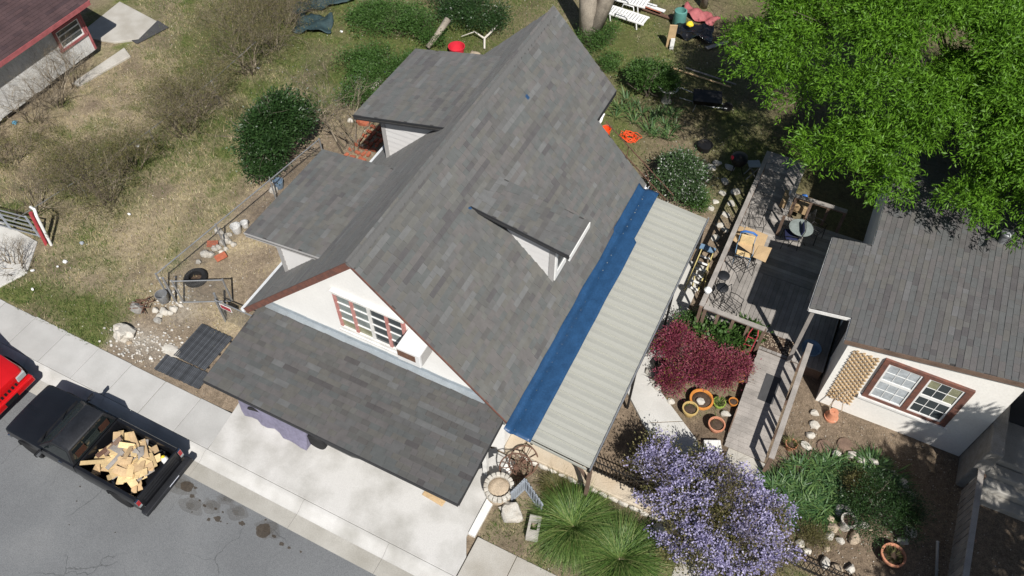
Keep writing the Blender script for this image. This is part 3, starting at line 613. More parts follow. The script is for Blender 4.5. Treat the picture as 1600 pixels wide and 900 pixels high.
# double window with brown frame
W2 = MB(); a0, a1, b0, b1 = 3.50, 5.60, 1.05, 2.80
for x0, x1, z0, z1 in ((a0, a0+.13, b0, b1), (a1-.16, a1, b0, b1), (a0+.131, a1-.161, b1-.12, b1), (a0+.131, a1-.161, b0, b0+.1)): W2.b2(x0, x1, 13.71, 13.79, z0, z1)
w2 = W2.build('window', 'wood_brown' if 0 else 'brown_fascia', H2)
MB().b2(4.46, 4.60, 13.712, 13.788, b0+.101, b1-.121).build('mullion', 'brown_fascia', w2)
MB().b2(a0-.08, a1+.08, 13.66, 13.779, b0-.08, b0-.002).build('sill', 'white_weathered', w2)
for x0, x1, pale_half in ((a0+.131, 4.459, 1), (4.601, a1-.161, 0)):  # left half takes the paler curtain glass
    zm = (b0+b1)/2
    for z0, z1 in ((b0+.101, zm), (zm+.002, b1-.121)):
        m = MB(); t_ = .05
        for q in ((x0, x0+t_, z0, z1), (x1-t_, x1, z0, z1), (x0+t_, x1-t_, z0, z0+t_), (x0+t_, x1-t_, z1-t_, z1)): m.b2(q[0], q[1], 13.735, 13.775, q[2], q[3])
        sash = m.build('sash', 'white_paint', w2); xs_ = [x0+t_+(x1-x0-2*t_)*k/3 for k in range(4)]; zs_ = [z0+t_, (z0+z1)/2, z1-t_]
        for i in range(3):
            for j in range(2): MB().b2(xs_[i]+.008, xs_[i+1]-.008, 13.755, 13.762, zs_[j]+.008, zs_[j+1]-.008).build('pane', 'curtain_glass' if pale_half else ('glass_yellow' if z0 > zm and random.random() < .5 else 'glass_dim'), sash)
        for x in xs_[1:3]: MB().b2(x-.0075, x+.0075, 13.745, 13.77, zs_[0], zs_[2]).build('glazing_bar', 'white_paint', sash)
        MB().b2(xs_[0], xs_[3], 13.746, 13.769, zs_[1]-.0075, zs_[1]+.0075).build('glazing_bar', 'white_paint', sash)
# entrance porch right of the wall: stone cheek, steps, dark opening
m = MB(); m.b2(6.42, 6.75, 12.9, 14.88, -.1, 1.9); m.build('porch_pier', 'stone_grey', H2, bevel=.04)
m = MB(); m.b2(6.76, 10.5, 13.6, 14.88, -.1, .75); m.build('porch_floor', 'concrete_old', H2, bevel=.02)
for k in range(3): m = MB(); m.b2(6.80, 10.0, 13.58-.32*(k+1), 13.58-.32*k-.004, -.1, .56-.19*k); m.build('step', 'concrete_old', H2, bevel=.02)
MB().b2(6.77, 9.8, 14.84, 14.895, .78, 3.0).build('porch_opening_shade', 'porch_dark', H2)  # dark sheet painted in for the shade inside the porch opening
# trellis on the neighbour's wall
tr = thing('trellis', 'tan wooden lattice trellis fixed flat on the cream wall', 'trellis', (3.05, 13.72, .4))
A, B, C_, D_ = 2.76, 3.40, .42, 2.70
def lat(slope, y):
    s_ = .155; k = -30
    while k < 60:
        c = k*s_; pts = []
        # line z = slope*(x-A) + C_ + c
        x0, x1 = A, B; z0, z1 = C_+c, C_+c+slope*(B-A)
        lo, hi = 0., 1.
        dz = z1-z0
        for lim, sg in ((C_, 1), (D_, -1)):
            t0 = (lim-z0)/dz
            if (dz > 0) == (sg > 0): lo = max(lo, t0)
            else: hi = min(hi, t0)
        if hi-lo > .06: MB().beam((x0+(x1-x0)*lo, y, z0+dz*lo), (x0+(x1-x0)*hi, y, z0+dz*hi), .010, .036, up=(-slope, 0, 1)).build('slat', 'wood_tan', tr)
        k += 1
lat(.95, 13.752); lat(-.95, 13.728)
# ================================================================ old house on the left
H3 = thing('house', 'rundown house with reddish roof and pale weathered boards behind bare brush', 'house', (-29, 12, 0))
lx = lambda x: 2.42+.33*(-26.2-x)
m = MB(); m.prism([(-33.5, .28), (-26.75, .28), (-26.75, lx(-26.75)-.12), (-29.9, lx(-29.9)-.12), (-33.5, 2.3)], -16.75, -5., Matrix(((1, 0, 0, 0), (0, 0, -1, 0), (0, 1, 0, 0), (0, 0, 0, 1)))); hw = m.build('wall', 'weathered_board', H3)
m = MB(); m.b2(-33.3, -26.95, 5.2, 16.5, -.1, .28); m.build('crawl_space', 'porch_dark', H3)
yb = 16.75
while yb > 8:
    wd = random.uniform(.55, .62); MB().b2(-26.748, -26.735, yb-wd+.006, yb-.006, .22+random.uniform(0, .14), lx(-26.75)-.13).build('wall_board', 'weathered_board', hw); yb -= wd
m = MB(); m.slab([(-26.2, 4.6, 2.42), (-26.2, 17.0, 2.42), (-29.9, 17.0, lx(-29.9)), (-29.9, 4.6, lx(-29.9))], .10); m.slab([(-29.9, 4.6, lx(-29.9)), (-29.9, 17.0, lx(-29.9)), (-33.6, 17., 2.42), (-33.6, 4.6, 2.42)], .1); lr = m.build('roof', 'underlay', H3)
mm = MB()
for F, w_, tn in field((-26.2, 4.6, 2.424), (0, 1, 0), (-1, 0, .33), 12.4, 3.9): mm.m = F; mm.add(*TABV(w_), tn)
mm.m = Matrix.Identity(4); mm.build('shingles', 'roof_red', lr, kind='stuff')
MB().b2(-26.195, -26.17, 4.6, 17.0, 2.26, 2.43).build('fascia_board', 'pink_trim', lr)
m = MB(); m.beam((-26.2, 17.012, 2.34), (-29.9, 17.012, lx(-29.9)-.08), .024, .16); m.build('rake_board', 'pink_trim', lr)
MB().b2(-26.77, -26.715, 16.68, 16.775, .3, lx(-26.75)-.12).build('corner_trim', 'pink_trim', H3)
m = MB(); y0, y1, z0, z1 = 15.46, 16.54, 1.10, 1.80
for a in ((y0-.1, y0, z0, z1), (y1, y1+.1, z0, z1), (y0-.14, y1+.14, z0-.1, z0), (y0-.1, y1+.1, z1, z1+.1)): m.b2(-26.734, -26.68, *a)
lw = m.build('window', 'pink_trim', H3)
m = MB()
for a in ((y0, y0+.04, z0, z1), (y1-.04, y1, z0, z1), (y0+.04, y1-.04, z0, z0+.05), (y0+.04, y1-.04, z1-.04, z1), (y0+.04, y1-.04, 1.33, 1.37), (y0+.04, y1-.04, 1.56, 1.60)): m.b2(-26.733, -26.70, *a)
m.build('sash', 'white_paint', lw)
for a in ((1.151, 1.329), (1.371, 1.559), (1.601, 1.759)): MB().b2(-26.728, -26.72, y0+.041, y1-.041, *a).build('pane', 'glass_dim', lw)
pd = MB(); pd.prism([(-28.4, 17.2), (-26.75, 17.6), (-26.0, 18.2), (-26.2, 19.5), (-28.6, 19.9)], -.1, .06); pd.build('concrete_pad', 'concrete_old', kind='structure', bevel=.02)
pd = MB(); pd.prism([(-26.3, 14.9), (-25.95, 14.9), (-25.5, 17.2), (-26.1, 17.5)], -.1, .07); pd.build('concrete_walk', 'concrete_old', kind='structure', bevel=.02)
# ================================================================ porch cover: pale metal panels, black edge beam
pc = thing('porch_cover', 'pale cream ribbed metal porch cover on thin posts along the house', 'porch roof', (-3, 12.5, 0))
px0, px1, pz0, pz1 = -3.97, -2.0, 2.30, 2.12; pw = .305
def panel(y0):
    m = MB(); prof = [(0, .0), (.006, .030), (.022, .030), (.030, .004), (.09, .010), (.15, .016), (.21, .010), (.27, .004), (pw-.004, .002)]
    vs = []
    for x, z in ((px0, pz0), (px1, pz1)): vs += [(x, y0+a, z+b) for a, b in prof]
    n = len(prof); lo = [(x, y0+a, z-.008) for x, z in ((px0, pz0), (px1, pz1)) for a in (0, pw-.004)]
    m.add(vs+lo, [(i, n+i, n+i+1, i+1) for i in range(n-1)]+[(2*n, 2*n+1, 2*n+3, 2*n+2)]+[tuple(range(n))+(2*n+1, 2*n), tuple(range(2*n-1, n-1, -1))+(2*n+2, 2*n+3), (0, 2*n, 2*n+2, n), (n-1, 2*n-1, 2*n+3, 2*n+1)])
    return m
p0 = panel(0); first = None; y = 8.10
while y < 16.75:
    if first is None: first = p0.build('roof_panel', 'metal_panel', pc, local=True); o = first
    else: o = first.copy(); COL.objects.link(o); o.parent = pc
    o.matrix_local = XF[pc].inverted() @ T(0, y, random.uniform(-.002, .002)); y += pw
yE = y
MB().b2(-2.06, -1.965, 8.06, yE+.03, 1.96, 2.085).build('edge_beam', 'black_metal', pc)
MB().b2(-1.99, -1.955, 8.05, yE+.04, 2.09, 2.155).build('edge_trim', 'galvanised', pc)
for yy in (8.06, yE-.0): MB().beam((px0+.05, yy, pz0-.05), (-2.07, yy, pz1-.05), .03, .075).build('end_trim', 'metal_panel', pc)
for yy in (11.2, 14.1, yE-.15): MB().b2(-2.045, -1.985, yy-.03, yy+.03, .01, 1.955).build('post', 'black_metal', pc)
MB().b2(-2.06, -1.97, 8.20, 8.29, .25, 1.955).build('post', 'wood_brown', pc)
MB().beam((-2.02, 8.32, .9), (-2.62, 8.36, 1.96), .05, .09).build('brace', 'wood_brown', pc)
# tarp over the joint between roof edge and panels
tp = MB(); ny_ = 90; rows = []
for j in range(ny_+1):
    yy = 7.99+(17.12-7.99)*j/ny_; wv = .02*noise.noise((yy*.9, 0, 3)); row = []
    back = yy > 15.0; e1 = -3.50+wv+(.0 if not back else -.10); e0 = -4.20+wv*1.5-(.05 if back else 0)
    for i in range(9):
        x = e0+(e1-e0)*i/8; zt = zr(x)+.034 if x < XE else None
        zp_ = max(pz0+(pz1-pz0)*(x-px0)/(px1-px0)+.042, 0) if x > px0 else 0
        if zt is None: zt = zp_ if x > px0 else ZE+.03
        else: zt = max(zt, zp_)
        row.append((x, yy, zt+.010*noise.noise((x*5, yy*2.2, 0))+.006*noise.noise((x*12, yy*9, 0))))
    rows.append(row)
tp.add([p for r_ in rows for p in r_], [(j*9+i, j*9+i+1, (j+1)*9+i+1, (j+1)*9+i) for j in range(ny_) for i in range(8)])
o = tp.build('tarp', 'tarp', loc=(-3.9, 12.5, 2.3), smooth=True); tag(o, 'long blue tarp strip covering the joint between shingles and porch panels', 'tarp')
sm = o.modifiers.new('thickness', 'SOLIDIFY'); sm.thickness = .004; sm.offset = 1
# ================================================================ front wall with iron railing
fw = thing('garden_wall', 'low tan plaster wall with chipped white edge along the front garden', 'wall', (-2, 8.75, 0))
MB().b2(-4.0, .45, 8.56, 8.99, -.1, .24).build('wall_body', 'plaster_tan', fw, bevel=.03)
m = MB(); random.seed(3)
for k in range(16): m.rock((-3.9+k*.28, 8.53, .10), (.17, .07, .12), k, .35, 1)
m.build('chipped_plaster', 'stone_white', fw, smooth=False, kind='stuff')
def iron_fence(x0, x1, y, z, label, step=.105):
    t = thing('iron_fence', label, 'fence', (x0, y, z)); h = .72
    for zz in (.10, h-.12): MB().b2(x0, x1, y-.012, y+.012, z+zz-.014, z+zz+.014).build('rail', 'iron', t)
    pk = MB(); pk.b2(-.008, .008, -.008, .008, 0, h-.02); pk.lathe([(.008, h-.02), (.02, h), (.001, h+.075)], 4)
    n = int((x1-x0)/step); first = None
    for k in range(n+1):
        if first is None: first = o = pk.build('picket', 'iron', t, local=True)
        else: o = first.copy(); COL.objects.link(o); o.parent = t
        o.matrix_local = T(step*k, 0, .02)
    for x in (x0, x1): MB().b2(x-.028, x+.028, y-.028, y+.028, z-.04, z+h+.05).build('post', 'iron', t)
iron_fence(-3.86, .40, 8.93, .24, 'black spiked iron fence standing on the tan garden wall')
iron_fence(2.85, 6.3, 8.93, .0, 'black spiked iron fence along the rock garden by the flower bush', .12)
# ================================================================ deck with rails
DZ = .46
dk = thing('deck', 'weathered grey plank deck with railings between the two houses', 'deck', (0, 18, 0))
def boards(x0, x1, y0, y1, along, skip=0):
    w_ = .14; a, b = (x0, x1) if along == 'Y' else (y0, y1); p = a
    while p < b-.05:
        e = min(p+w_, b); dz = random.uniform(-.004, .004)
        m = MB(); (m.b2(p+.004, e-.004, y0, y1, DZ-.035, DZ+dz) if along == 'Y' else m.b2(x0, x1, p+.004, e-.004, DZ-.035, DZ+dz)); m.build('plank', 'wood_weathered', dk); p = e
boards(-1.2, 2.5, 14.42, 17.15, 'Y'); boards(-1.2, 2.5, 17.16, 19.85, 'X'); boards(-1.2, .06, 19.86, 22.6, 'X')
for a in ((-1.19, 2.48, 14.45, 14.49), (-1.19, 2.48, 19.79, 19.83), (-1.19, -1.15, 14.5, 22.5), (2.44, 2.48, 14.5, 19.7), (0, .04, 19.9, 22.5)): MB().b2(*a, .0, DZ-.04).build('skirt_board', 'wood_brown', dk)
def rail(parent, p, q, zt0, zt1, zb0, zb1, posts, pick, mat='wood_grey'):
    p, q = Vector(p), Vector(q); L = (q-p).length; pt = lambda s, z0, z1: (*p.lerp(q, s), z0+(z1-z0)*s)
    MB().beam(pt(0, zt0, zt1), pt(1, zt0, zt1), .14, .038).build('rail_cap', mat, parent)
    MB().beam(pt(0, zt0-.07, zt1-.07), pt(1, zt0-.07, zt1-.07), .038, .09).build('rail', 'wood_brown', parent)
    for s in posts: x, y, z = pt(s, zt0-.02, zt1-.02); MB().b2(x-.045, x+.045, y-.045, y+.045, zb0+(zb1-zb0)*s-.35, z-.003).build('post', 'wood_brown', parent)
    n = int(L/pick)
    for k in range(1, n):
        s = k/n
        if min(abs(s-u) for u in posts) < .05*4/L*.5: continue
        x, y, z = pt(s, zt0-.03, zt1-.03); dn_ = (q-p).normalized(); MB().box((x+dn_.y*.03, y-dn_.x*.03, (z+zb0+(zb1-zb0)*s)/2+.02), (.085, .03, z-(zb0+(zb1-zb0)*s)-.05), rz(math.atan2(dn_.y, dn_.x))).build('baluster', 'wood_brown', parent)
rail(dk, (-1.2, 14.42), (-1.2, 21.5), 1.36, 1.36, DZ, DZ, (0, .25, .5, .75, 1), .42)
rail(dk, (-1.12, 14.42), (.62, 14.42), 1.36, 1.36, DZ, DZ, (0.03, 1), .42)
rail(dk, (0.0, 18.9), (0.0, 22.1), 1.36, 1.36, DZ, DZ, (0, .5, 1), .42)
rail(dk, (.08, 19.9), (1.7, 19.92), 1.36, 1.36, DZ, DZ, (0.04, .98), .42)
# ramp
rp_ = thing('ramp', 'grey plank ramp leading from the deck down to the garden path', 'ramp', (1.2, 12.8, 0))
RY0, RY1, RZ0, RZ1 = 11.25, 14.38, .09, DZ-.002; n = 22
for k in range(n):
    y0 = RY0+(RY1-RY0)*k/n; y1 = RY0+(RY1-RY0)*(k+1)/n-.006; z0 = RZ0+(RZ1-RZ0)*k/n; z1 = RZ0+(RZ1-RZ0)*(k+1)/n
    xa = .72-.05*(k/n)+random.uniform(-.012, .012); MB().slab([(xa, y0, z0), (1.80, y0, z0), (1.80, y1, z1), (xa, y1, z1)], .036).build('plank', 'wood_grey', rp_)
for x in (.80, 1.7): MB().beam((x, RY0+.05, .03), (x, RY1, RZ1-.10), .04, .10).build('joist', 'wood_brown', rp_)
MB().beam((.705, 11.65, .10), (.70, 12.4, .19), .03, .13).build('side_board', 'wood_brown', rp_)
rail(rp_, (1.86, 10.95), (1.86, 14.5), .92, 1.36, .02, DZ, (0.01, .33, .66, .99), .40)
m = MB(); m.slab([(1.10, 12.9, .285+.006), (1.52, 12.9, .285+.006), (1.52, 13.75, .388+.006), (1.10, 13.75, .388+.006)], .012); o = m.build('rubber_mat', 'dark_grey_mat', loc=(1.3, 13.3, .33)); tag(o, 'dark grey rubber mat lying on the ramp planks', 'mat')
m = MB(); m.b2(.66, 1.62, 14.5, 15.05, DZ+.006, DZ+.016); dm = m.build('doormat', 'soil', loc=(1.1, 14.8, DZ)); tag(dm, 'brown pebble doormat on the deck at the top of the ramp', 'mat')
m = MB()
for k in range(160): m.rock((random.uniform(.68, 1.6), random.uniform(14.52, 15.03), DZ+.017), (.022, .018, .012), k, .2, 1)
pb = m.build('pebble', 'stone_tan', dm, kind='stuff')
# ================================================================ wire fences on the left
def zig(m, p, q, h, cell=.06, r=.0022, z0=.04):
    """diamond mesh: zigzag wires between p and q"""
    p, q = Vector(p), Vector(q); L = (q-p).length; d = (q-p)/L; n = int(L/cell); rows = int(h/cell)
    for s in (0, 1):
        vs = []
        for k in range(-rows, n):
            a0 = k*cell; b0 = a0+h
            lo, hi = max(a0, 0), min(b0, L)
            if hi-lo < .02: continue
            za, zb = (lo-a0), (hi-a0)
            if s: za, zb = h-za, h-zb
            m.path([(p.x+d.x*lo, p.y+d.y*lo, z0+za), (p.x+d.x*hi, p.y+d.y*hi, z0+zb)], r, 3)
def chain_fence(name, label, p, q, h, npost, cat='fence', cell=.07, gate=False):
    t = thing(name, label, cat, (p[0], p[1], 0)); P_, Q_ = Vector((*p, 0)), Vector((*q, 0))
    MB().tube((*p, h), (*q, h), .02, n=8).build('top_rail', 'galvanised', t, smooth='auto')
    if gate: MB().tube((*p, .07), (*q, .07), .02, n=8).build('bottom_rail', 'galvanised', t, smooth='auto')
    for k in range(npost):
        c = P_.lerp(Q_, k/(npost-1)); MB().tube((c.x, c.y, -.1 if not gate else .05), (c.x, c.y, h+.04), .028, n=8).build('post', 'galvanised', t, smooth='auto')
    m = MB(); zig(m, p, q, h-.06, cell); m.build('wire_mesh', 'wire', t, kind='stuff'); return t
chain_fence('chain_link_fence', 'chain link fence between the empty lot and the bare side yard', (-16.0, 8.55), (-15.1, 15.6), 1.1, 4)
chain_fence('chain_link_gate', 'open chain link gate beside the old tyre', (-15.4, 8.56), (-14.1, 9.26), 1.1, 2, 'gate', .06, True)
chain_fence('chain_link_fence', 'short chain link fence panel with a red sign next to the house', (-13.85, 8.6), (-12.5, 8.62), 1.05, 2, cell=.06)
for x, y in ((-15.66, 8.5), (-13.95, 8.72)):
    o = MB().tube((x, y, -.1), (x, y, 1.18), .036, n=10).build('gate_post', 'galvanised', loc=(x, y, 0), smooth='auto'); tag(o, 'grey steel gate post '+('next to the metal bucket' if x < -15 else 'between the open gate and the red sign'), 'post')
sg = thing('sign', 'red sign with white border hung on the wire fence panel', 'sign', (-13.4, 8.55, .8))
MB().b2(-13.72, -13.30, 8.575, 8.583, .78, 1.0).build('board', 'plastic_white', sg); MB().b2(-13.69, -13.33, 8.570, 8.574, .81, .97).build('field', 'red_steel', sg)
# tube gate with red post at the far drive
tg = thing('tube_gate', 'grey tubular farm gate beside a red post at the lot entrance', 'gate', (-22, 8.35, 0))
A, B = Vector((-24.4, 8.0)), Vector((-21.2, 8.5))
for k in range(5):
    z = .25+.22*k; MB().tube((*A, z), (*B, z), .024, n=8).build('bar', 'galvanised', tg, smooth='auto')
for s in (.0, .33, .66, 1.): c = A.lerp(B, s); MB().b2(c.x-.035, c.x+.035, c.y-.02, c.y+.02, .2, 1.16).build('upright', 'grey_paint', tg)
o = MB().tube((-21.0, 8.45, -.1), (-20.95, 8.6, 1.35), .06, n=10).build('gate_post', 'red_steel', loc=(-21, 8.45, 0), smooth='auto'); tag(o, 'red steel pipe post at the end of the tube gate', 'post')
m = MB(); m.path([(-20.82, 8.5, -.05), (-20.78, 8.62, 1.25), (-20.95, 8.75, 1.36), (-21.2, 8.8, 1.3)], .045, 8); o = m.build('pipe_rail', 'plastic_white', loc=(-20.8, 8.5, 0), smooth='auto'); tag(o, 'white bent pipe leaning next to the red gate post', 'pipe')
pd = MB(); pd.prism([(-24.5, 6.3), (-21.0, 6.3), (-20.6, 7.3), (-21.3, 8.4), (-24.5, 8.6)], -.1, .03); pd.build('lot_entrance', 'concrete', kind='structure', bevel=.02)
# old rail left hanging across the brush line
m = MB(); a, b = G(20, 345, .9), G(400, 65, 1.3); m.path([a.lerp(b, t)+Vector((0, 0, -.35*math.sin(math.pi*t))) for t in [k/12 for k in range(13)]], .018, 6); 
for t in (.22, .5, .78): c = a.lerp(b, t); m.path([(c.x, c.y, -.1), (c.x, c.y, c.z-.35*math.sin(math.pi*t)+.03)], .025, 6)
o = m.build('sagging_fence', 'wire', loc=(a.x, a.y, 0)); tag(o, 'sagging old fence rail on thin posts running through the brush', 'fence')
# ================================================================ vehicles
def wheel(parent, x, y, r, w_, zc, side, rim='chrome'):
    mt = Matrix.Rotation(math.pi/2, 4, 'X'); c = (x, y, zc)
    m = MB(); m.lathe([(r*.62, -w_/2), (r*.93, -w_/2), (r, -w_*.32), (r, w_*.32), (r*.93, w_/2), (r*.62, w_/2)], 28, c, mt); t = m.build('wheel', 'rubber', parent, local=True, smooth='auto')
    m = MB(); s = side; m.lathe([(r*.63, -w_*.42), (r*.63, w_*.42), (r*.55, w_*.30), (r*.25, w_*.34), (r*.2, w_*.46), (.001, w_*.47)], 20, c, mt @ Matrix.Rotation(math.pi if s > 0 else 0, 4, 'X')); m.build('rim', rim, t, local=True, smooth='auto')
    m = MB()
    for k in range(6): a = 2*math.pi*k/6; m.lathe([(.028, 0), (.028, .006), (.001, .007)], 8, (x+math.cos(a)*r*.42, y+s*w_*.34, zc+math.sin(a)*r*.42), mt @ Matrix.Rotation(math.pi if s > 0 else 0, 4, 'X'))
    m.build('rim_hole', 'black_trim', t, local=True, kind='stuff')
def loft(secs, close_ends=True):
    """secs: list of lists of (x,y,z) with equal counts"""
    m = MB(); n = len(secs[0]); vs = [p for s in secs for p in s]
    fs = [(i*n+k, i*n+(k+1) % n, (i+1)*n+(k+1) % n, (i+1)*n+k) for i in range(len(secs)-1) for k in range(n)]
    if close_ends: fs += [tuple(range(n-1, -1, -1)), tuple(range((len(secs)-1)*n, len(secs)*n))]
    m.add(vs, fs); return m
tk = thing('pickup_truck', 'black old pickup truck parked at the kerb with scrap wood in its bed', 'pickup', (-13.97, 3.72, -.155), math.pi)
def sec(x, zb, zt, wb, wm, wt, zm=None, crown=0.02):
    zm = zm if zm is not None else zb+(zt-zb)*.62
    return [(x, -wb, zb), (x, -wm, zm-.05), (x, -wm, zm+.02), (x, -wt-.02, zt-.035), (x, -wt+.03, zt-.005), (x, -wt*.5, zt+crown), (x, 0, zt+crown*1.3), (x, wt*.5, zt+crown), (x, wt-.03, zt-.005), (x, wt+.02, zt-.035), (x, wm, zm+.02), (x, wm, zm-.05), (x, wb, zb)]
S = [sec(2.36, .42, .80, .70, .74, .70), sec(2.34, .40, .86, .74, .78, .73), sec(2.2, .36, .90, .76, .80, .75), sec(1.55, .34, .955, .78, .81, .76), sec(1.16, .34, .985, .78, .815, .765), sec(1.06, .34, 1.0, .78, .815, .77), sec(-.14, .34, 1.0, .78, .815, .77, crown=0)]
loft(S).build('body', 'black_paint', tk, local=True, smooth='auto')
# cab greenhouse
def ring(x0, x1, w0, z, w1=None): return [(x0, -w0, z), (x1, -(w1 or w0), z), (x1, (w1 or w0), z), (x0, w0, z)]
cab = MB(); b_, t_ = ring(1.08, -.16, .74, .985, .75), ring(.50, -.10, .60, 1.46, .61)
t2 = ring(.44, -.06, .54, 1.492, .55); t1b = [tuple(Vector(p).lerp(Vector(q), .93)) for p, q in zip(b_, t_)]
cab = loft([b_, t1b, t_, t2]); cab.build('cab', 'dusty_black', tk, local=True, smooth='auto')
def pane(parent, quad, name, mat, off=.006, inset=.06):
    q = [Vector(p) for p in quad]; c = sum(q, Vector())/4; n_ = (q[1]-q[0]).cross(q[2]-q[1]).normalized()
    if n_.dot(c-Vector((.3, 0, 1.1))) < 0: n_ = -n_
    q = [p+(c-p).normalized()*inset+n_*off for p in q]; m = MB(); k = [p-n_*.004 for p in q]
    m.add([tuple(p) for p in q+k], [(0, 1, 2, 3), (3, 2, 1, 0)][0:1]+[(0, 4, 5, 1), (1, 5, 6, 2), (2, 6, 7, 3), (3, 7, 4, 0)]); return m.build(name, mat, parent, local=True)
pane(tk, [b_[0], b_[3], t_[3], t_[0]], 'windshield', 'windshield', inset=.07)
rw = pane(tk, [b_[1], b_[2], t_[2], t_[1]], 'rear_window', 'car_glass', inset=.08)
MB().box((-.172, .0, 1.20), (.006, .42, .26), Matrix.Rotation(R(-7), 4, 'Y')).build('sliding_pane', 'windshield', rw, local=True)
for y in (-.40, .40): MB().box((-.172, y, 1.2), (.006, .30, .27), Matrix.Rotation(R(-7), 4, 'Y')).build('seat_view', 'cab_interior', rw, local=True)
for s in (0, 3):
    e = 1 if s == 0 else 2; pane(tk, [b_[s], b_[e], t_[e], t_[s]], 'side_window', 'car_glass', inset=.10)
MB().box((1.13, 0, 1.0), (.10, 1.38, .03), tap=.8).build('cowl_vent', 'black_trim', tk, local=True)
for y in (-.35, .35): MB().beam((1.17, y, 1.022), (.98, y+.32, 1.115), .02, .014).build('wiper', 'black_trim', tk, local=True)
MB().beam((2.3, 0, .918), (1.2, 0, 1.005), .10, .012).build('hood_crease', 'black_paint', tk, local=True)
for y in (-.795, .795):
    m = MB(); s = 1 if y > 0 else -1; m.box((.86, y+s*.12, 1.05), (.07, .19, .13)); mr = m.build('mirror', 'black_trim', tk, local=True, bevel=.02); MB().box((.822, y+s*.12, 1.05), (.004, .16, .10)).build('mirror_glass', 'chrome', mr, local=True); MB().beam((.9, y-s*.02, 1.0), (.88, y+s*.06, 1.03), .03, .03).build('mirror_arm', 'black_trim', mr, local=True)
    MB().b2(.25, .38, y+s*.02-.008, y+s*.02+.008, .86, .89).build('door_handle', 'chrome', tk, local=True)
# cargo bed
bd = MB()
for s in (-1, 1):
    secs = [[(x, s*.80, .34), (x, s*.82, .72), (x, s*.805, .93), (x, s*.775, .985), (x, s*.70, .985), (x, s*.685, .95), (x, s*.685, .34)] for x in (-.19, -1.2, -2.14)]
    if s < 0: secs = [q[::-1] for q in secs]
    l = loft(secs); bd.add(l.v, l.f)
bd.b2(-2.14, -.19, -.684, .684, .46, .52); bd.b2(-.24, -.19, -.684, .684, .521, .985)
bdo = bd.build('cargo_bed', 'black_paint', tk, local=True, smooth='auto')
m = MB(); m.b2(-2.20, -2.145, -.69, .69, .44, .975); tgo = m.build('tailgate', 'black_paint', tk, local=True, bevel=.012)
for z in (.58, .70, .82): MB().b2(-2.209, -2.199, -.60, .60, z, z+.05).build('tailgate_rib', 'dusty_black', tgo, local=True)
for s in (-1, 1):
    m = MB(); m.b2(-2.215, -2.145, min(s*.70, s*.815), max(s*.70, s*.815), .62, .93); tl = m.build('tail_light', 'chrome', tk, local=True, bevel=.008); y0, y1 = sorted((s*.715, s*.805)); MB().b2(-2.222, -2.214, y0, y1, .73, .915).build('red_lens', 'red_lens', tl, local=True); MB().b2(-2.222, -2.214, y0, y1, .64, .72).build('reverse_lens', 'lamp_glass', tl, local=True)
    m = MB(); m.box((-1.45, s*.58, .60), (.75, .20, .18), tap=.75); m.build('wheel_hump', 'black_trim', bdo, local=True, bevel=.02)
m = MB(); m.b2(-2.40, -2.21, -.86, .86, .36, .50); bp_ = m.build('rear_bumper', 'dusty_black', tk, local=True, bevel=.025)
pl = MB().box((-2.405, -.15, .475), (.012, .34, .15), Matrix.Rotation(R(-25), 4, 'Y')).build('number_plate', 'plate', bp_, local=True)
random.seed(5)
for k in range(7): MB().box((-2.413, -.15-.12+k*.04, .475), (.003, .022, .06+.01*(k % 2)), Matrix.Rotation(R(-25), 4, 'Y')).build('plate_character', 'plate_text', pl, local=True)
MB().b2(2.36, 2.46, -.80, .80, .38, .52).build('front_bumper', 'chrome', tk, local=True, bevel=.02)
gr = MB().b2(2.355, 2.372, -.50, .50, .58, .80).build('grille', 'black_trim', tk, local=True)
for y in (-.62, .62): MB().b2(2.36, 2.375, y-.11, y+.11, .60, .78).build('headlight', 'lamp_glass', tk, local=True)
MB().b2(-2.1, 2.2, -.62, .62, .26, .45).build('chassis', 'black_trim', tk, local=True)
for x in (1.62, -1.45):
    for s in (-1, 1):
        wheel(tk, x, s*.73, .33, .2, .33, s)
        m = MB(); m.path([(x+math.cos(a)*.40, s*.812, .36+math.sin(a)*.40) for a in [math.pi*k/14 for k in range(15)]], .028, 6); m.build('wheel_arch', 'black_trim', tk, local=True, smooth=True)
        m = MB(); m.prism([(x+math.cos(a)*.38, .34+max(0, math.sin(a))*.40) for a in [math.pi*k/14 for k in range(15)]], .70, .818, Matrix(((1, 0, 0, 0), (0, 0, s, 0), (0, 1, 0, 0), (0, 0, 0, 1)))); m.build('wheel_well', 'black_trim', tk, local=True)
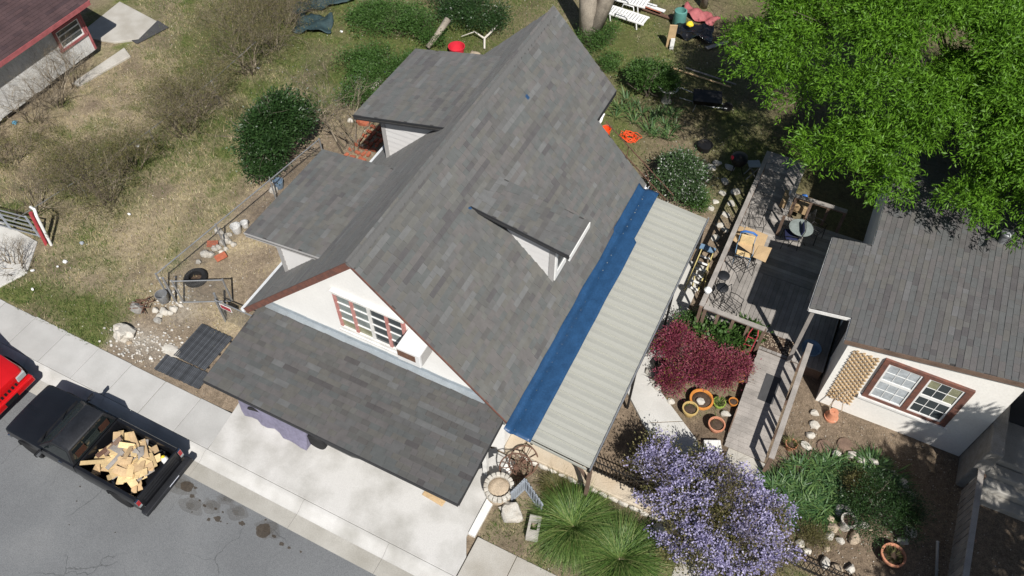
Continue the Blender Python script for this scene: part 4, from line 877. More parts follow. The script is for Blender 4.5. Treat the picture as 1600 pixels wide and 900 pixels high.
# loose scrap wood heaped in the bed: each stick its own object
random.seed(12)
FL = .52-.155
def bedpt(u, v): return -13.97+.24+(1.86)*u, 3.72-.62+1.24*v     # u from cab to tailgate, v from street side to kerb side
SCR = [(.14, .86, .42, .12, -50, 'wood_fresh'), (.22, .70, .34, .16, -30, 'wood_grey'), (.30, .62, .40, .2, 0, 'wood_grey'), (.30, .50, .62, .13, -12, 'wood_fresh'), (.22, .22, 1.0, .09, 38, 'wood_fresh'), (.48, .50, .46, .14, 70, 'wood_brown'), (.58, .58, .40, .14, 85, 'wood_grey'), (.42, .92, .60, .14, -32, 'wood_tan'), (.62, .90, .62, .13, -35, 'wood_tan'), (.70, .62, .36, .15, 30, 'wood_fresh'), (.30, .20, .36, .22, -15, 'wood_fresh'), (.46, .14, .40, .20, -25, 'wood_fresh'), (.64, .10, .40, .18, -60, 'wood_fresh'), (.55, .30, .50, .18, -20, 'wood_tan'), (.70, .34, .50, .13, -50, 'wood_fresh'), (.78, .46, .32, .2, 40, 'wood_tan'), (.84, .62, .34, .16, 10, 'wood_fresh'), (.88, .74, .40, .14, -30, 'wood_fresh'), (.80, .22, .34, .18, 30, 'wood_fresh'), (.90, .36, .30, .14, 50, 'wood_fresh'), (.90, .52, .34, .12, 60, 'wood_tan'), (.52, .74, .40, .12, -40, 'wood_fresh'), (.66, .76, .34, .12, -45, 'wood_grey'), (.16, .60, .5, .1, 80, 'wood_brown'), (.38, .34, .5, .09, 88, 'wood_grey'), (.56, .44, .3, .16, 20, 'wood_tan'), (.10, .44, .44, .1, 85, 'rust'), (.74, .08, .4, .12, 40, 'wood_fresh'), (.36, .76, .36, .12, 20, 'wood_fresh'), (.60, .18, .36, .16, 10, 'wood_tan'), (.86, .10, .3, .16, -20, 'wood_fresh'), (.48, .62, .36, .1, -70, 'wood_tan')]
for _k in range(46):
    SCR.append((random.uniform(.10, .96), random.uniform(.04, .97), random.uniform(.24, .5), random.uniform(.09, .2), random.uniform(-80, 80), random.choice(('wood_fresh', 'wood_fresh', 'wood_fresh', 'wood_tan', 'wood_tan', 'wood_grey'))))
SCR = SCR[32:]+SCR[:32]
desc = {'wood_fresh': 'pale yellow', 'wood_tan': 'tan', 'wood_grey': 'grey weathered', 'wood_brown': 'dark brown', 'rust': 'rusty brown'}
for i, (u, v, L, W_, a, mt) in enumerate(SCR):
    L *= 1.15; W_ *= 1.2; u = .06+.86*u; v = .08+.84*v
    x, y = bedpt(u, v); z = FL+.17+.13*math.sin(math.pi*min(1, u*1.1))*math.sin(math.pi*v)+.0022*i+.08*max(0, u-.6)/.4+random.uniform(0, .03)
    rot = rz(R(a)) @ Matrix.Rotation(R(random.uniform(-14, 14)), 4, 'Y') @ Matrix.Rotation(R(random.uniform(-16, 16)), 4, 'X')
    e = random.uniform(.05, .2)*W_; m = MB(); m.prism([(-L/2, -W_/2), (L/2-e, -W_/2), (L/2, W_/2-e*.4), (L/2-e, W_/2), (-L/2+e*.6, W_/2)], -.011, .011, T(x, y, z) @ rot)
    o = m.build('wood_scrap', mt, loc=(x, y, z)); zn = ('against the cab' if u < .3 else 'next to the tailgate' if u > .74 else 'mid bed')+(', street side' if v < .35 else ', kerb side' if v > .65 else ''); sz_ = 'long ' if L > .45 else 'short ' if L < .32 else ''; lb = sz_+desc[mt]+' scrap board in the truck bed heap, '+zn; tag(o, lb[0].lower()+lb[1:], 'board', 'scrap wood in the truck bed: '+sz_+desc[mt]+' '+zn)
m = MB(); x, y = bedpt(.24, .40); m.rock((x, y, FL+.14), (.34, .24, .17), 4, .5, 3); o = m.build('garbage_bag', 'black_bag', loc=(x, y, FL), smooth=True); tag(o, 'shiny black plastic garbage bag among the scrap wood', 'bag')
x, y = bedpt(.93, .86); jg = thing('jug', 'yellow and white plastic jug in the corner of the truck bed', 'jug', (x, y, FL+.0))
MB().lathe([(.07, 0), (.09, .02), (.09, .2), (.05, .27), (.03, .29)], 12, (0, 0, .12)).build('body', 'plastic_white', jg, local=True, smooth='auto'); MB().lathe([(.035, .0), (.05, .03), (.02, .06)], 10, (0, 0, .40)).build('cap', 'plastic_yellow', jg, local=True, smooth='auto'); MB().lathe([(.085, 0), (.085, .12)], 12, (0, 0, 0.003)).build('base_tray', 'plastic_yellow', jg, local=True)
for u, v, n_ in ((.30, .04, 'in front of the near wheel hump'), (.72, .80, 'beside the tan boards')):
    x, y = bedpt(u if n_[0] == 'i' else .72, v); 
for u, v, l_ in ((.50, .02, 'crumpled foil can wedged by the street side of the truck bed'), (.70, .84, 'clear plastic bottle beside the kerb side of the truck bed')):
    x, y = bedpt(u, v); o = MB().lathe([(.035, -.1), (.04, -.08), (.04, .08), (.02, .12), (.012, .13)], 10, (x, y, FL+.20), Matrix.Rotation(math.pi/2, 4, 'Y') @ Matrix.Rotation(.6, 4, 'X')).build('bottle', 'lamp_glass', loc=(x, y, FL), smooth='auto'); tag(o, l_, 'bottle')
# red off-roader behind the pickup
jp = thing('suv', 'red boxy off road car with slotted grille parked behind the black pickup', 'car', (-19.35, 3.74, -.155))
def jsec(x, zb, zt, w_, cr=.02): return sec(x, zb, zt, w_-.06, w_, w_-.07, crown=cr)
loft([jsec(2.10, .55, .86, .66), jsec(2.07, .5, .93, .74), jsec(1.9, .45, .99, .80), jsec(1.3, .42, 1.04, .84), jsec(.86, .42, 1.07, .86), jsec(-2.1, .42, 1.07, .86), jsec(-2.2, .5, 1.02, .80)]).build('body', 'red_paint', jp, local=True, smooth='auto')
jb, jt = ring(.92, -2.15, .80, 1.06), ring(.35, -2.0, .66, 1.62); jt2 = ring(.28, -1.92, .58, 1.655); loft([jb, jt, jt2]).build('cab', 'red_paint', jp, local=True, smooth='auto')
pane(jp, [jb[0], jb[3], jt[3], jt[0]], 'windshield', 'windshield'); pane(jp, [jb[1], jb[2], jt[2], jt[1]], 'rear_window', 'car_glass')
for s in (0, 3): e = 1 if s == 0 else 2; pane(jp, [jb[s], jb[e], jt[e], jt[s]], 'side_window', 'car_glass', inset=.12)
for y in (-.58, .58):
    m = MB(); m.prism([(y-.14, .70), (y+.14, .70), (y+.16, .88), (y-.12, .88)], 2.04, 2.13, Matrix(((0, 0, 1, 0), (1, 0, 0, 0), (0, 1, 0, 0), (0, 0, 0, 1)))); m.build('headlight', 'lamp_glass', jp, local=True, bevel=.015)
gm = MB(); gm.add([(2.075, -.42, .62), (2.115, -.42, .62), (2.075, .42, .62), (2.115, .42, .62), (1.99, -.42, .93), (2.055, -.42, .925), (1.99, .42, .93), (2.055, .42, .925)], [(1, 3, 7, 5), (0, 4, 6, 2), (4, 5, 7, 6), (0, 1, 5, 4), (2, 6, 7, 3), (0, 2, 3, 1)]); gj = gm.build('grille', 'red_paint', jp, local=True)
for k in range(7): y = -.36+.12*k; MB().add([(2.122, y-.032, .65), (2.122, y+.032, .65), (2.066, y+.032, .905), (2.066, y-.032, .905), (2.05, y-.032, .65), (2.05, y+.032, .65), (2.0, y+.032, .905), (2.0, y-.032, .905)], [(0, 1, 2, 3), (0, 4, 5, 1), (1, 5, 6, 2), (2, 6, 7, 3), (3, 7, 4, 0)]).build('grille_slot', 'black_trim', gj, local=True)
fb = MB().b2(2.02, 2.22, -.80, .80, .40, .62).build('front_bumper', 'red_paint', jp, local=True, bevel=.04)
MB().b2(2.215, 2.235, -.20, .20, .44, .58).build('plate_holder', 'black_trim', fb, local=True)
for x in (1.35, -1.35):
    for s in (-1, 1): wheel(jp, x, s*.76, .35, .22, .35, s); MB().path([(x+math.cos(a)*.43, s*.86, .37+math.sin(a)*.43) for a in [math.pi*k/14 for k in range(15)]], .03, 6).build('wheel_arch', 'black_trim', jp, local=True, smooth=True)
MB().b2(-1.9, 1.95, -.68, .68, .28, .5).build('chassis', 'black_trim', jp, local=True)
# covered car under the carport
cc = thing('covered_car', 'car under a grey purple fabric cover below the carport', 'car', (-9.4, 7.17, .006))
CS = []
for k in range(13):
    x = -2.1+k*.193; t = (x+2.1)/4; hgt = .72+.58*math.exp(-((t-.55)/.27)**2); w_ = .80-.10*abs(2*t-1)**3; fl = .10*noise.noise((x*2.2, 0, 0))-.30*math.exp(-((x+.15)/.22)**2)*-1; lowf = .03
    CS.append([(x, -w_-.10-fl*.5-.06*math.sin(x*9), lowf), (x, -w_-.05, .40), (x, -w_, .66), (x, -w_*.80, hgt*.93), (x, -w_*.4, hgt), (x, 0, hgt+.03), (x, w_*.4, hgt), (x, w_*.8, hgt*.93), (x, w_, .66), (x, w_+.05, .40), (x, w_+.1, .06)])
l = loft(CS); l.build('cover', 'cover_cloth', cc, local=True, smooth='auto')
bdy = loft([jsec(x, .22, z, w_, 0) for x, z, w_ in ((-2.0, .5, .6), (-1.6, .62, .72), (1.5, .64, .74), (2.1, .55, .6))]); bdy.build('body', 'dusty_black', cc, local=True, smooth='auto')
for x in (.42, -1.5):
    for s in (-1, 1): wheel(cc, x, s*.70-(.0), .31, .2, .31, s)

# ================================================================ small things: stones, pots, buckets
random.seed(21)
def stone(px, py, rad, label, mat='stone_white', z=0., seed=None, group=None, name='stone', rough=.35, sub=2, rot=0):
    q = G(px, py, z); m = MB(); m.m = T(q.x, q.y, z+rad[2]*.45) @ rz(rot); m.rock((0, 0, 0), rad, seed if seed is not None else px*.13+py, rough, sub); m.m = Matrix.Identity(4)
    o = m.build(name, mat, loc=(q.x, q.y, z)); return tag(o, label, 'rock', group)
stone(196, 522, (.33, .28, .30), 'large pale grey boulder on the gravel strip by the sidewalk', name='boulder', mat='stone_white', sub=3, rough=.45)
stone(203, 536, (.10, .08, .06), 'small tan stone lying against the large boulder', 'stone_tan')
stone(270, 549, (.34, .20, .05), 'flat whitish crushed rock patch beside the black mats', 'stone_white', rough=.5)
for i, (px, py, r) in enumerate(((243, 486, .13), (257, 489, .16), (272, 484, .15), (282, 478, .09), (250, 494, .12), (266, 490, .13))):
    stone(px, py, (r, r*.8, r*.7), 'pale stone in the small ring under the metal bucket', group='stones under the metal bucket')
stone(247, 502, (.13, .12, .09), 'grey white stone below the ring of bucket stones', 'stone_grey')
for i, (px, py, r) in enumerate(((322, 398, .19), (330, 400, .16), (342, 362, .15), (352, 372, .14), (346, 365, .12), (358, 368, .12), (335, 390, .14), (341, 388, .13), (349, 380, .13), (356, 378, .15), (365, 383, .13), (348, 396, .12), (310, 410, .11), (353, 390, .1))):
    stone(px, py, (r, r*.85, r*.75), 'white limestone chunk in the heap along the wire fence', group='limestone heap along the fence', z=.0 if i % 3 else .04)
for px, py, r in ((332, 381, 28), (345, 401, 65)):
    q = G(px, py, .12); m = MB(); m.box((q.x, q.y, .12), (.36, .22, .04), rz(R(r)) @ Matrix.Rotation(R(25), 4, 'X')); o = m.build('clay_tile', 'brick_red', loc=(q.x, q.y, 0), bevel=.008); tag(o, 'broken red clay tile '+('leaning on the limestone heap' if r < 50 else 'at the gate end of the limestone heap'), 'tile')
def bucket(px, py, r, h, mat, label, cat='bucket', z=0., inner='black_trim', tilt=0., name='bucket', handle=True, dx=0):
    q = G(px, py, z); t = thing(name, label, cat, (q.x, q.y, z)); mt = Matrix.Rotation(R(tilt), 4, 'X')
    MB().lathe([(r*.80, 0), (r*.84, .01), (r, h*.93), (r*1.06, h*.94), (r*1.06, h), (r*.96, h), (r*.78, .03), (.001, .03)], 22, (0, 0, 0), mt).build('body', mat, t, local=True, smooth='auto')
    if handle: MB().path([(r*1.02*math.cos(a), r*.9*math.sin(a)*.9+.0, h*.95+.03*math.sin(a)) for a in [math.pi*k/12 for k in range(13)]], .006, 5).build('handle', 'galvanised', t, local=True)
    return t
bucket(257, 470, .17, .34, 'galvanised', 'galvanised metal bucket standing on a ring of pale stones', z=.10)
bucket(371, 362, .16, .30, 'plastic_white', 'white plastic bucket beside the limestone heap')
bucket(384, 354, .12, .22, 'plastic_white', 'small white pail between the larger bucket and the roof edge')
bucket(946, 212, .17, .36, 'plastic_orange', 'bright orange plastic bucket at the back corner of the house')
bucket(714, 84, .32, .36, 'plastic_red', 'red plastic tub in the yard behind the rear dormer', 'tub', name='tub', handle=False)
def pot(px, py, r, h, mat, label, z=0., soil='soil', cat='flower pot', rim=1.1):
    q = G(px, py, z); t = thing('flower_pot', label, cat, (q.x, q.y, z))
    MB().lathe([(r*.66, 0), (r*.70, .01), (r*.94, h*.78), (r*rim, h*.78), (r*rim, h), (r*.92, h), (r*.86, h*.76), (.001, h*.76)], 24, (0, 0, 0)).build('body', mat, t, local=True, smooth='auto')
    MB().lathe([(r*.89, h*.70), (r*.88, h*.80), (r*.5, h*.84), (.001, h*.85)], 18, jit=.06).build('soil', soil, t, local=True, smooth=True); return t
POTS = [pot(1076, 646, .20, .30, 'yellow_pot', 'yellow ochre pot with a small green plant next to the path bed'), pot(1094, 630, .30, .24, 'orange_glaze', 'wide orange bowl planter holding a white stone'), pot(1122, 634, .16, .22, 'lime_pot', 'lime green pot full of grass beside the orange bowl', soil='grass_blade'), pot(1144, 632, .12, .18, 'orange_glaze', 'small orange pot at the edge of the ramp'), pot(1117, 670, .21, .28, 'terracotta', 'terracotta pot standing alone next to the ramp foot'), pot(1156, 595, .12, .18, 'orange_glaze', 'small orange pot under the purple leaved shrub'), pot(1233, 700, .15, .26, 'terracotta', 'terracotta pot in weeds on the far side of the ramp rail'), pot(1390, 873, .27, .28, 'terracotta', 'large terracotta pot at the edge of the rock garden'), pot(1349, 266, .24, .22, 'orange_glaze', 'orange ring shaped planter in the shade behind the deck')]
q = G(1298, 652, 0); t = thing('flower_pot', 'terracotta pot turned upside down below the trellis', 'flower pot', (q.x, q.y, 0)); MB().lathe([(.19, 0), (.19, .06), (.165, .06), (.12, .30), (.03, .30), (.03, .28)], 22).build('body', 'terracotta', t, local=True, smooth='auto')
q = G(1094, 628, .2); o = MB().rock((q.x, q.y, .24), (.14, .1, .08), 9, .4, 2).build('stone', 'stone_white', loc=(q.x, q.y, .2)); tag(o, 'white stone resting in the orange bowl planter', 'rock')
m = MB(); m.path([(3.08, 13.45, .02), (3.25, 13.5, .35), (3.12, 13.6, .9), (3.2, 13.66, 1.2), (3.0, 13.6, 1.0), (2.92, 13.5, .4), (3.02, 13.35, .12), (3.22, 13.3, .06)], .014, 6); o = m.build('garden_hose', 'stone_tan', loc=(3.05, 13.5, 0), smooth=True); tag(o, 'pale looped hose hanging over the upside down pot', 'hose')
for i, (px, py, r) in enumerate(((1272, 646, .13), (1272, 665, .15), (1266, 681, .14), (1258, 698, .16))):
    stone(px, py, (r, r*.8, .08), 'white edging stone in the short row beside the ramp garden', group='edging stones beside the ramp garden')
for i, (px, py, r) in enumerate(((1306, 711, .15), (1330, 712, .16), (1345, 722, .18), (1364, 724, .16), (1381, 731, .14), (1411, 757, .2), (1408, 775, .19), (1421, 776, .17), (1420, 792, .17), (1422, 832, .19), (1408, 846, .16), (1395, 742, .13))):
    stone(px, py, (r, r*.75, r*.7), 'pale stone in the border around the iris bed', group='stones around the iris bed', rot=i)
for i, (px, py, r) in enumerate(((1296, 812, .16), (1310, 800, .2), (1322, 798, .17), (1300, 826, .2), (1332, 818, .15), (1348, 822, .16), (1334, 842, .2), (1313, 846, .13), (1294, 840, .16), (1290, 856, .12), (1260, 862, .13), (1288, 880, .18), (1308, 888, .16), (1328, 890, .15), (1250, 850, .15), (1357, 826, .12))):
    stone(px, py, (r, r*.7, r*.75), 'pale rubble stone around the small white birdbath' if i < 8 else 'loose pale stone scattered below the rock garden', group='rubble round the white basin' if i < 8 else 'loose stones below the rock garden', rot=i*1.3, mat='stone_white' if i % 3 else 'stone_tan')
q = G(1319, 822, .0); t = thing('stone_basin', 'small white stone basin filled with brown gravel among rubble', 'basin', (q.x, q.y, 0)); MB().lathe([(.15, 0), (.13, .18), (.17, .34), (.20, .36), (.20, .40), (.15, .40), (.13, .36), (.001, .36)], 18).build('bowl', 'stone_white', t, local=True, smooth='auto'); MB().lathe([(.145, .355), (.14, .385), (.001, .39)], 14).build('gravel', 'brick_red' if 0 else 'soil', t, local=True)
for i, (px, py) in enumerate(((1320, 695), (1288, 698), (1272, 716), (1245, 738))):
    q = G(px, py, 0); o = MB().lathe([(.20, -.03), (.21, .015), (.19, .035), (.001, .04)], 18, (q.x, q.y, 0), jit=.05).build('stepping_stone', 'stone_tan' if 0 else 'wood_brown', loc=(q.x, q.y, 0)); tag(o, 'round brown stepping stone in the dirt between ramp and iris bed', 'stepping stone', 'round stepping stones by the iris bed')
for i, (px, py, r) in enumerate(((1016, 584, .17), (1027, 606, .15), (1048, 628, .12), (1020, 596, .1))): stone(px, py, (r, r*.75, r*.7), 'rounded pale stone on the kink of the path beside the bed', group='stones at the path bend')
stone(1133, 648, (.16, .1, .09), 'white stone on the grass beside the lime green pot')
for px, py, r, l_ in ((1112, 700, .24, 'white square block at the end of the path bed'),): q = G(px, py); o = MB().box((q.x, q.y, .08), (.45, .32, .18), rz(.45)).build('block', 'white_weathered', loc=(q.x, q.y, 0), bevel=.02); tag(o, l_, 'block')
stone(1033, 828, (.24, .2, .2), 'white rock at the lower edge of the purple flowering bush')
for i, (px, py, r) in enumerate(((1112, 262, .22), (1120, 255, .2), (1132, 284, .2), (1128, 302, .16), (1118, 316, .14), (1112, 326, .14), (1140, 262, .2), (1150, 300, .2), (1142, 318, .18), (1134, 336, .17), (1125, 352, .16), (1118, 372, .18), (1133, 360, .15))):
    stone(px, py, (r, r*.8, .035), 'flat pale stepping stone in the strip beside the deck rail', group='stepping stones beside the deck', rot=i)
stone(801, 806, (.34, .30, .26), 'large white lumpy boulder in front of the grey picket corner', name='boulder', sub=3, rough=.5)
# round stone planter
q = G(780, 772); t = thing('stone_planter', 'round stone planter built of stacked blocks beside the driveway', 'planter', (q.x, q.y, 0))
MB().lathe([(.33, 0), (.36, .16), (.34, .30), (.30, .34)], 22, jit=.05).build('drum', 'stone_tan', t, local=True)
for k in range(18):
    a = 2*math.pi*k/18; m = MB(); m.box((math.cos(a)*.335, math.sin(a)*.335, .42), (.125, .115, .15), rz(a), tap=.9); m.build('block', 'stone_white', t, local=True, bevel=.018)
MB().lathe([(.285, .33), (.28, .40), (.15, .42), (.001, .425)], 18, jit=.06).build('soil', 'stone_tan', t, local=True, smooth=True)
# trough block
q = G(834, 828); t = thing('stone_trough', 'worn concrete block with a square hole on the front grass', 'trough', (q.x, q.y, 0), .25); m = MB()
for a in ((-.15, .15, -.30, -.10), (-.15, .15, .11, .28), (-.15, -.085, -.099, .109), (.085, .15, -.099, .109)): m.b2(a[0], a[1], a[2], a[3], 0, .26)
m.build('block', 'concrete_old', t, local=True); MB().b2(-.084, .084, -.098, .108, 0, .06).build('hole_floor', 'soil', t, local=True); MB().rock((0, .08, .12), (.08, .07, .07), 3, .3, 1).build('loose_stone', 'stone_tan', t, local=True)
# wagon wheels
for (px, py, r, tilt, az, l_) in ((806, 740, .42, 62, .5, 'rusty spoked iron wagon wheel leaning on the low tan wall'), (818, 728, .40, 40, 1.0, 'second rusty spoked wheel lying against the wagon wheel behind it')):
    q = G(px, py); t = thing('wagon_wheel', l_, 'wheel', (q.x, q.y, .0)); mt = T(0, 0, .03+r*math.sin(R(tilt))) @ rz(az) @ Matrix.Rotation(R(tilt), 4, 'X')
    m = MB(); m.m = mt; m.path([(r*math.cos(a), r*math.sin(a), 0) for a in [2*math.pi*k/30 for k in range(30)]], .02, 6, close=True); m.build('rim', 'rust', t, local=True, smooth=True)
    m = MB(); m.m = mt; m.lathe([(.06, -.06), (.07, 0), (.06, .06)], 12); m.build('hub', 'rust', t, local=True)
    for k in range(12): a = 2*math.pi*k/12; m = MB(); m.m = mt; m.path([(.06*math.cos(a), .06*math.sin(a), .02), (r*math.cos(a), r*math.sin(a), 0)], .010, 5); m.build('spoke', 'rust', t, local=True)
# grey picket corner
t = thing('picket_corner', 'grey painted picket panels set in a V on the front lawn', 'fence', (*G(820, 766).xy, 0)); A, B, C2 = [Vector(G(*p).xy) for p in ((798, 786), (820, 765), (847, 804))]
for p, q in ((A, B), (B, C2)):
    d = (q-p); n = 7
    for z in (.07, .58): MB().beam((*p, z), (*q, z), .035, .075).build('rail', 'grey_paint', t)
    for k in range(n): s = (k+.5)/n; c = p.lerp(q, s); MB().box((c.x, c.y, .35), (.055, .022, .60+.12*(s if p is A else 1-s)), rz(math.atan2(d.y, d.x))).build('picket', 'grey_paint', t)
# torn felt and boards near the corner of the house
for px, py, s, r_ in ((770, 705, .25, .5), (762, 712, .3, 1.0), (752, 728, .22, .9)):
    q = G(px, py, .12); o = MB().box((q.x, q.y, .13), (s, s*.55, .012), rz(r_) @ Matrix.Rotation(.2, 4, 'X')).build('felt_scrap', 'charcoal', loc=(q.x, q.y, .1)); tag(o, 'torn black roofing felt scrap beside the driveway edge', 'felt', 'roofing felt scraps')
for px, py, r_, l_ in ((680, 776, .35, 'tan plywood sheet lying under the carport eave'), (697, 784, .15, 'narrow tan board sticking out beyond the plywood sheet')):
    q = G(px, py, .02); o = MB().box((q.x, q.y+.12, .025), (.62 if r_ > .2 else .3, .5 if r_ > .2 else .16, .016), rz(-.08)).build('plywood', 'wood_tan', loc=(q.x, q.y, 0)); tag(o, l_, 'board')
# black slatted rubber mats
def slat_mat(x0, x1, y0, y1, z, label, rot=0):
    cx_, cy_ = (x0+x1)/2, (y0+y1)/2; t = thing('slatted_mat', label, 'mat', (cx_, cy_, z), rot); n = int((x1-x0)/.055); hx, hy = (x1-x0)/2, (y1-y0)/2; pk = None
    for k in range(n):
        if pk is None: pk = o = MB().b2(-.02, .02, -hy, hy, .012, .045).build('slat', 'mat_slat', t, local=True)
        else: o = pk.copy(); COL.objects.link(o); o.parent = t
        o.matrix_local = T(-hx+.03+k*.055, random.uniform(-.01, .01), 0)
    for y in (-hy*.8, 0, hy*.8): MB().b2(-hx, hx, y-.03, y+.03, 0, .02).build('cross_bar', 'rubber', t, local=True)
slat_mat(-14.4, -13.2, 6.95, 8.2, .01, 'black slatted pallet mat in front of the wire fence panel'); slat_mat(-14.6, -13.0, 6.36, 6.9, .01, 'black slatted mat bordering the sidewalk, next to the larger one', .03)
# tyre
q = G(306, 434, .1); t = thing('tyre', 'worn black tyre lying flat behind the open wire gate', 'tyre', (q.x, q.y, 0)); MB().lathe([(.20, .02), (.31, .0), (.355, .05), (.355, .15), (.31, .20), (.20, .18), (.21, .10), (.20, .02)], 30).build('casing', 'rubber', t, local=True, smooth='auto'); MB().lathe([(.2, .003), (.19, .02), (.001, .025)], 14).build('dirt', 'soil', t, local=True)
# junk metal by the boulder
q = G(224, 480); m = MB(); random.seed(4)
for k in range(9): a = [Vector((q.x+random.uniform(-.35, .35), q.y+random.uniform(-.35, .35), random.uniform(.02, .3))) for _ in range(3)]; m.path(a, .016, 5)
o = m.build('scrap_metal', 'rust', loc=(q.x, q.y, 0)); tag(o, 'tangle of bent dark metal rods behind the pale boulder', 'scrap')
o = MB().rock((q.x-.05, q.y-.15, .10), (.28, .2, .15), 5, .5, 2).build('ash_heap', 'stone_grey', loc=(q.x, q.y, 0)); tag(o, 'grey lump of old concrete under the bent metal rods', 'rock')
# bits of litter on the lot
for i, (px, py, s, mt, l_) in enumerate(((203, 336, .08, 'plastic_white', 'crumpled white paper on the dry grass of the lot'), (102, 410, .09, 'plastic_white', 'crumpled paper close to the lot entrance slab'), (91, 418, .05, 'plastic_white', 'tiny white scrap beside the crumpled paper'), (52, 424, .08, 'plastic_white', 'torn white wrapper at the edge of the concrete slab'), (128, 381, .09, 'grey_paint', 'bluish plastic scrap in the dry grass'), (216, 230, .11, 'plastic_white', 'white plastic bag caught under the bare brush'), (24, 193, .15, 'cloud_blue', 'bright blue plastic lid by the old house wall'), (404, 108, .08, 'plastic_white', 'white bottle under the brush near the lot rail'), (534, 51, .09, 'plastic_white', 'small white stone like scrap on the green strip'), (52, 453, .06, 'plastic_white', 'white wrapper in the green grass by the sidewalk'))):
    q = G(px, py); o = MB().rock((q.x, q.y, .05), (s, s*.8, s*.5), i*7, .7, 1).build('litter', mt, loc=(q.x, q.y, 0)); tag(o, l_, 'litter')
q = G(231, 51); o = MB().box((q.x, q.y, .03), (.75, 1.5, .03), rz(-.25)).build('floor_mat', 'dark_grey_mat', loc=(q.x, q.y, 0)); tag(o, 'dark rubber mat on the grass beyond the old house pad', 'mat')
def sheet(px, py, w_, l_, hgt, mat, name, label, cat, seed=0, rot=0., z=0.):
    q = G(px, py, z); m = MB(); n = 14; vs = []
    for j in range(n+1):
        for i in range(n+1):
            x, y = (i/n-.5)*w_, (j/n-.5)*l_; k = noise.noise((x*2.2+seed, y*2.2, seed)); vs.append((x*(1+.2*noise.noise((y*3, seed, 0))), y*(1+.2*noise.noise((x*3, 0, seed))), z+.03+max(0, hgt*(.5+k*.9)+.06*noise.noise((x*8, y*8, seed)))))
    m.m = T(q.x, q.y, 0) @ rz(rot); m.add(vs, [(j*(n+1)+i, j*(n+1)+i+1, (j+1)*(n+1)+i+1, (j+1)*(n+1)+i) for j in range(n) for i in range(n)]); m.m = Matrix.Identity(4)
    o = m.build(name, mat, loc=(q.x, q.y, z), smooth=True); s = o.modifiers.new('thickness', 'SOLIDIFY'); s.thickness = .008; return tag(o, label, cat)
M('netting', (.03, .055, .06), .7, .2, 5.)
sheet(492, 42, 1.5, 1.2, .35, 'netting', 'netting', 'dark teal netting crumpled at the end of the brush', 'netting', 3, .4)
sheet(505, 8, 2.6, .9, .3, 'netting', 'netting', 'strip of dark netting along the brush behind the teal heap', 'netting', 8, .9)
# red bricks stacked by the house
random.seed(31); q0 = G(583, 226); first = None
for k in range(26):
    r_, c_ = divmod(k, 7); x, y, z = q0.x-.5+r_*.24+random.uniform(-.03, .03), q0.y-.9+c_*.28+random.uniform(-.03, .03), .045+(.09 if k > 20 else 0)
    if first is None: first = o = MB().box((0, 0, 0), (.20, .10, .08)).build('brick', 'brick_red', bevel=.006)
    else: o = first.copy(); COL.objects.link(o)
    place(o, (x, y, z), random.choice((0, 1.57))+random.uniform(-.15, .15)); tag(o, 'loose red brick in the low heap below the rear dormer', 'brick', 'red bricks below the rear dormer')
stone(570, 190, (.3, .3, .3), 'upturned clay coloured block next to the brick heap', 'brick_red'); stone(588, 132, (.18, .34, .16), 'long white stone along the side of the house')
stone(548, 190, (.14, .12, .1), 'small pale stone by the bare shrub at the house'); stone(428, 298, (.2, .16, .14), 'white stone against the foot of the dark evergreen shrub')
bucket(437, 292, .17, .3, 'steel_blue', 'blue grey bucket below the dark evergreen shrub')
# ================================================================ ladder, deck furniture
ld = thing('step_ladder', 'yellow fibreglass step ladder lying on the porch path', 'ladder', (-1.85, 16.6, .02))
for a, b in (((-1.98, 17.5), (-1.93, 15.75)), ((-1.60, 17.5), (-1.56, 15.9))): MB().beam((*a, .16), (*b, .14), .03, .07).build('side_rail', 'yellow_fibre', ld)
for k in range(6): y = 17.25-k*.27; MB().beam((-1.965+.007*k, y, .16), (-1.59+.006*k, y, .15), .07, .02).build('tread', 'white_weathered', ld)
for a, b in (((-2.0, 17.45), (-1.75, 15.95)), ((-1.66, 17.45), (-1.42, 16.1))): MB().beam((*a, .06), (*b, .05), .025, .04).build('rear_leg', 'yellow_fibre', ld)
MB().box((-1.82, 17.62, .17), (.50, .20, .08)).build('top_cap', 'steel_blue', ld, bevel=.015)
def on_deck(px, py, z): return G(px, py, z)
def stool(px, py, label):
    q = G(px, py, 1.18); t = thing('bar_stool', label, 'stool', (q.x, q.y, DZ)); MB().lathe([(.15, .66), (.175, .68), (.18, .72), (.15, .74), (.001, .745)], 22).build('seat', 'dusty_black', t, local=True, smooth='auto')
    for k in range(4): a = .78+math.pi/2*k; MB().path([(.10*math.cos(a), .10*math.sin(a), .67), (.18*math.cos(a), .18*math.sin(a), .0)], .010, 6).build('leg', 'black_metal', t, local=True)
    MB().path([(.155*math.cos(a), .155*math.sin(a), .25) for a in [2*math.pi*k/20 for k in range(20)]], .007, 5, close=True).build('foot_ring', 'black_metal', t, local=True)
stool(1131, 430, 'round black bar stool on the deck, next to the orange cushioned chair'); stool(1129, 449, 'round black bar stool on the deck, next to the white lamp on the rail')
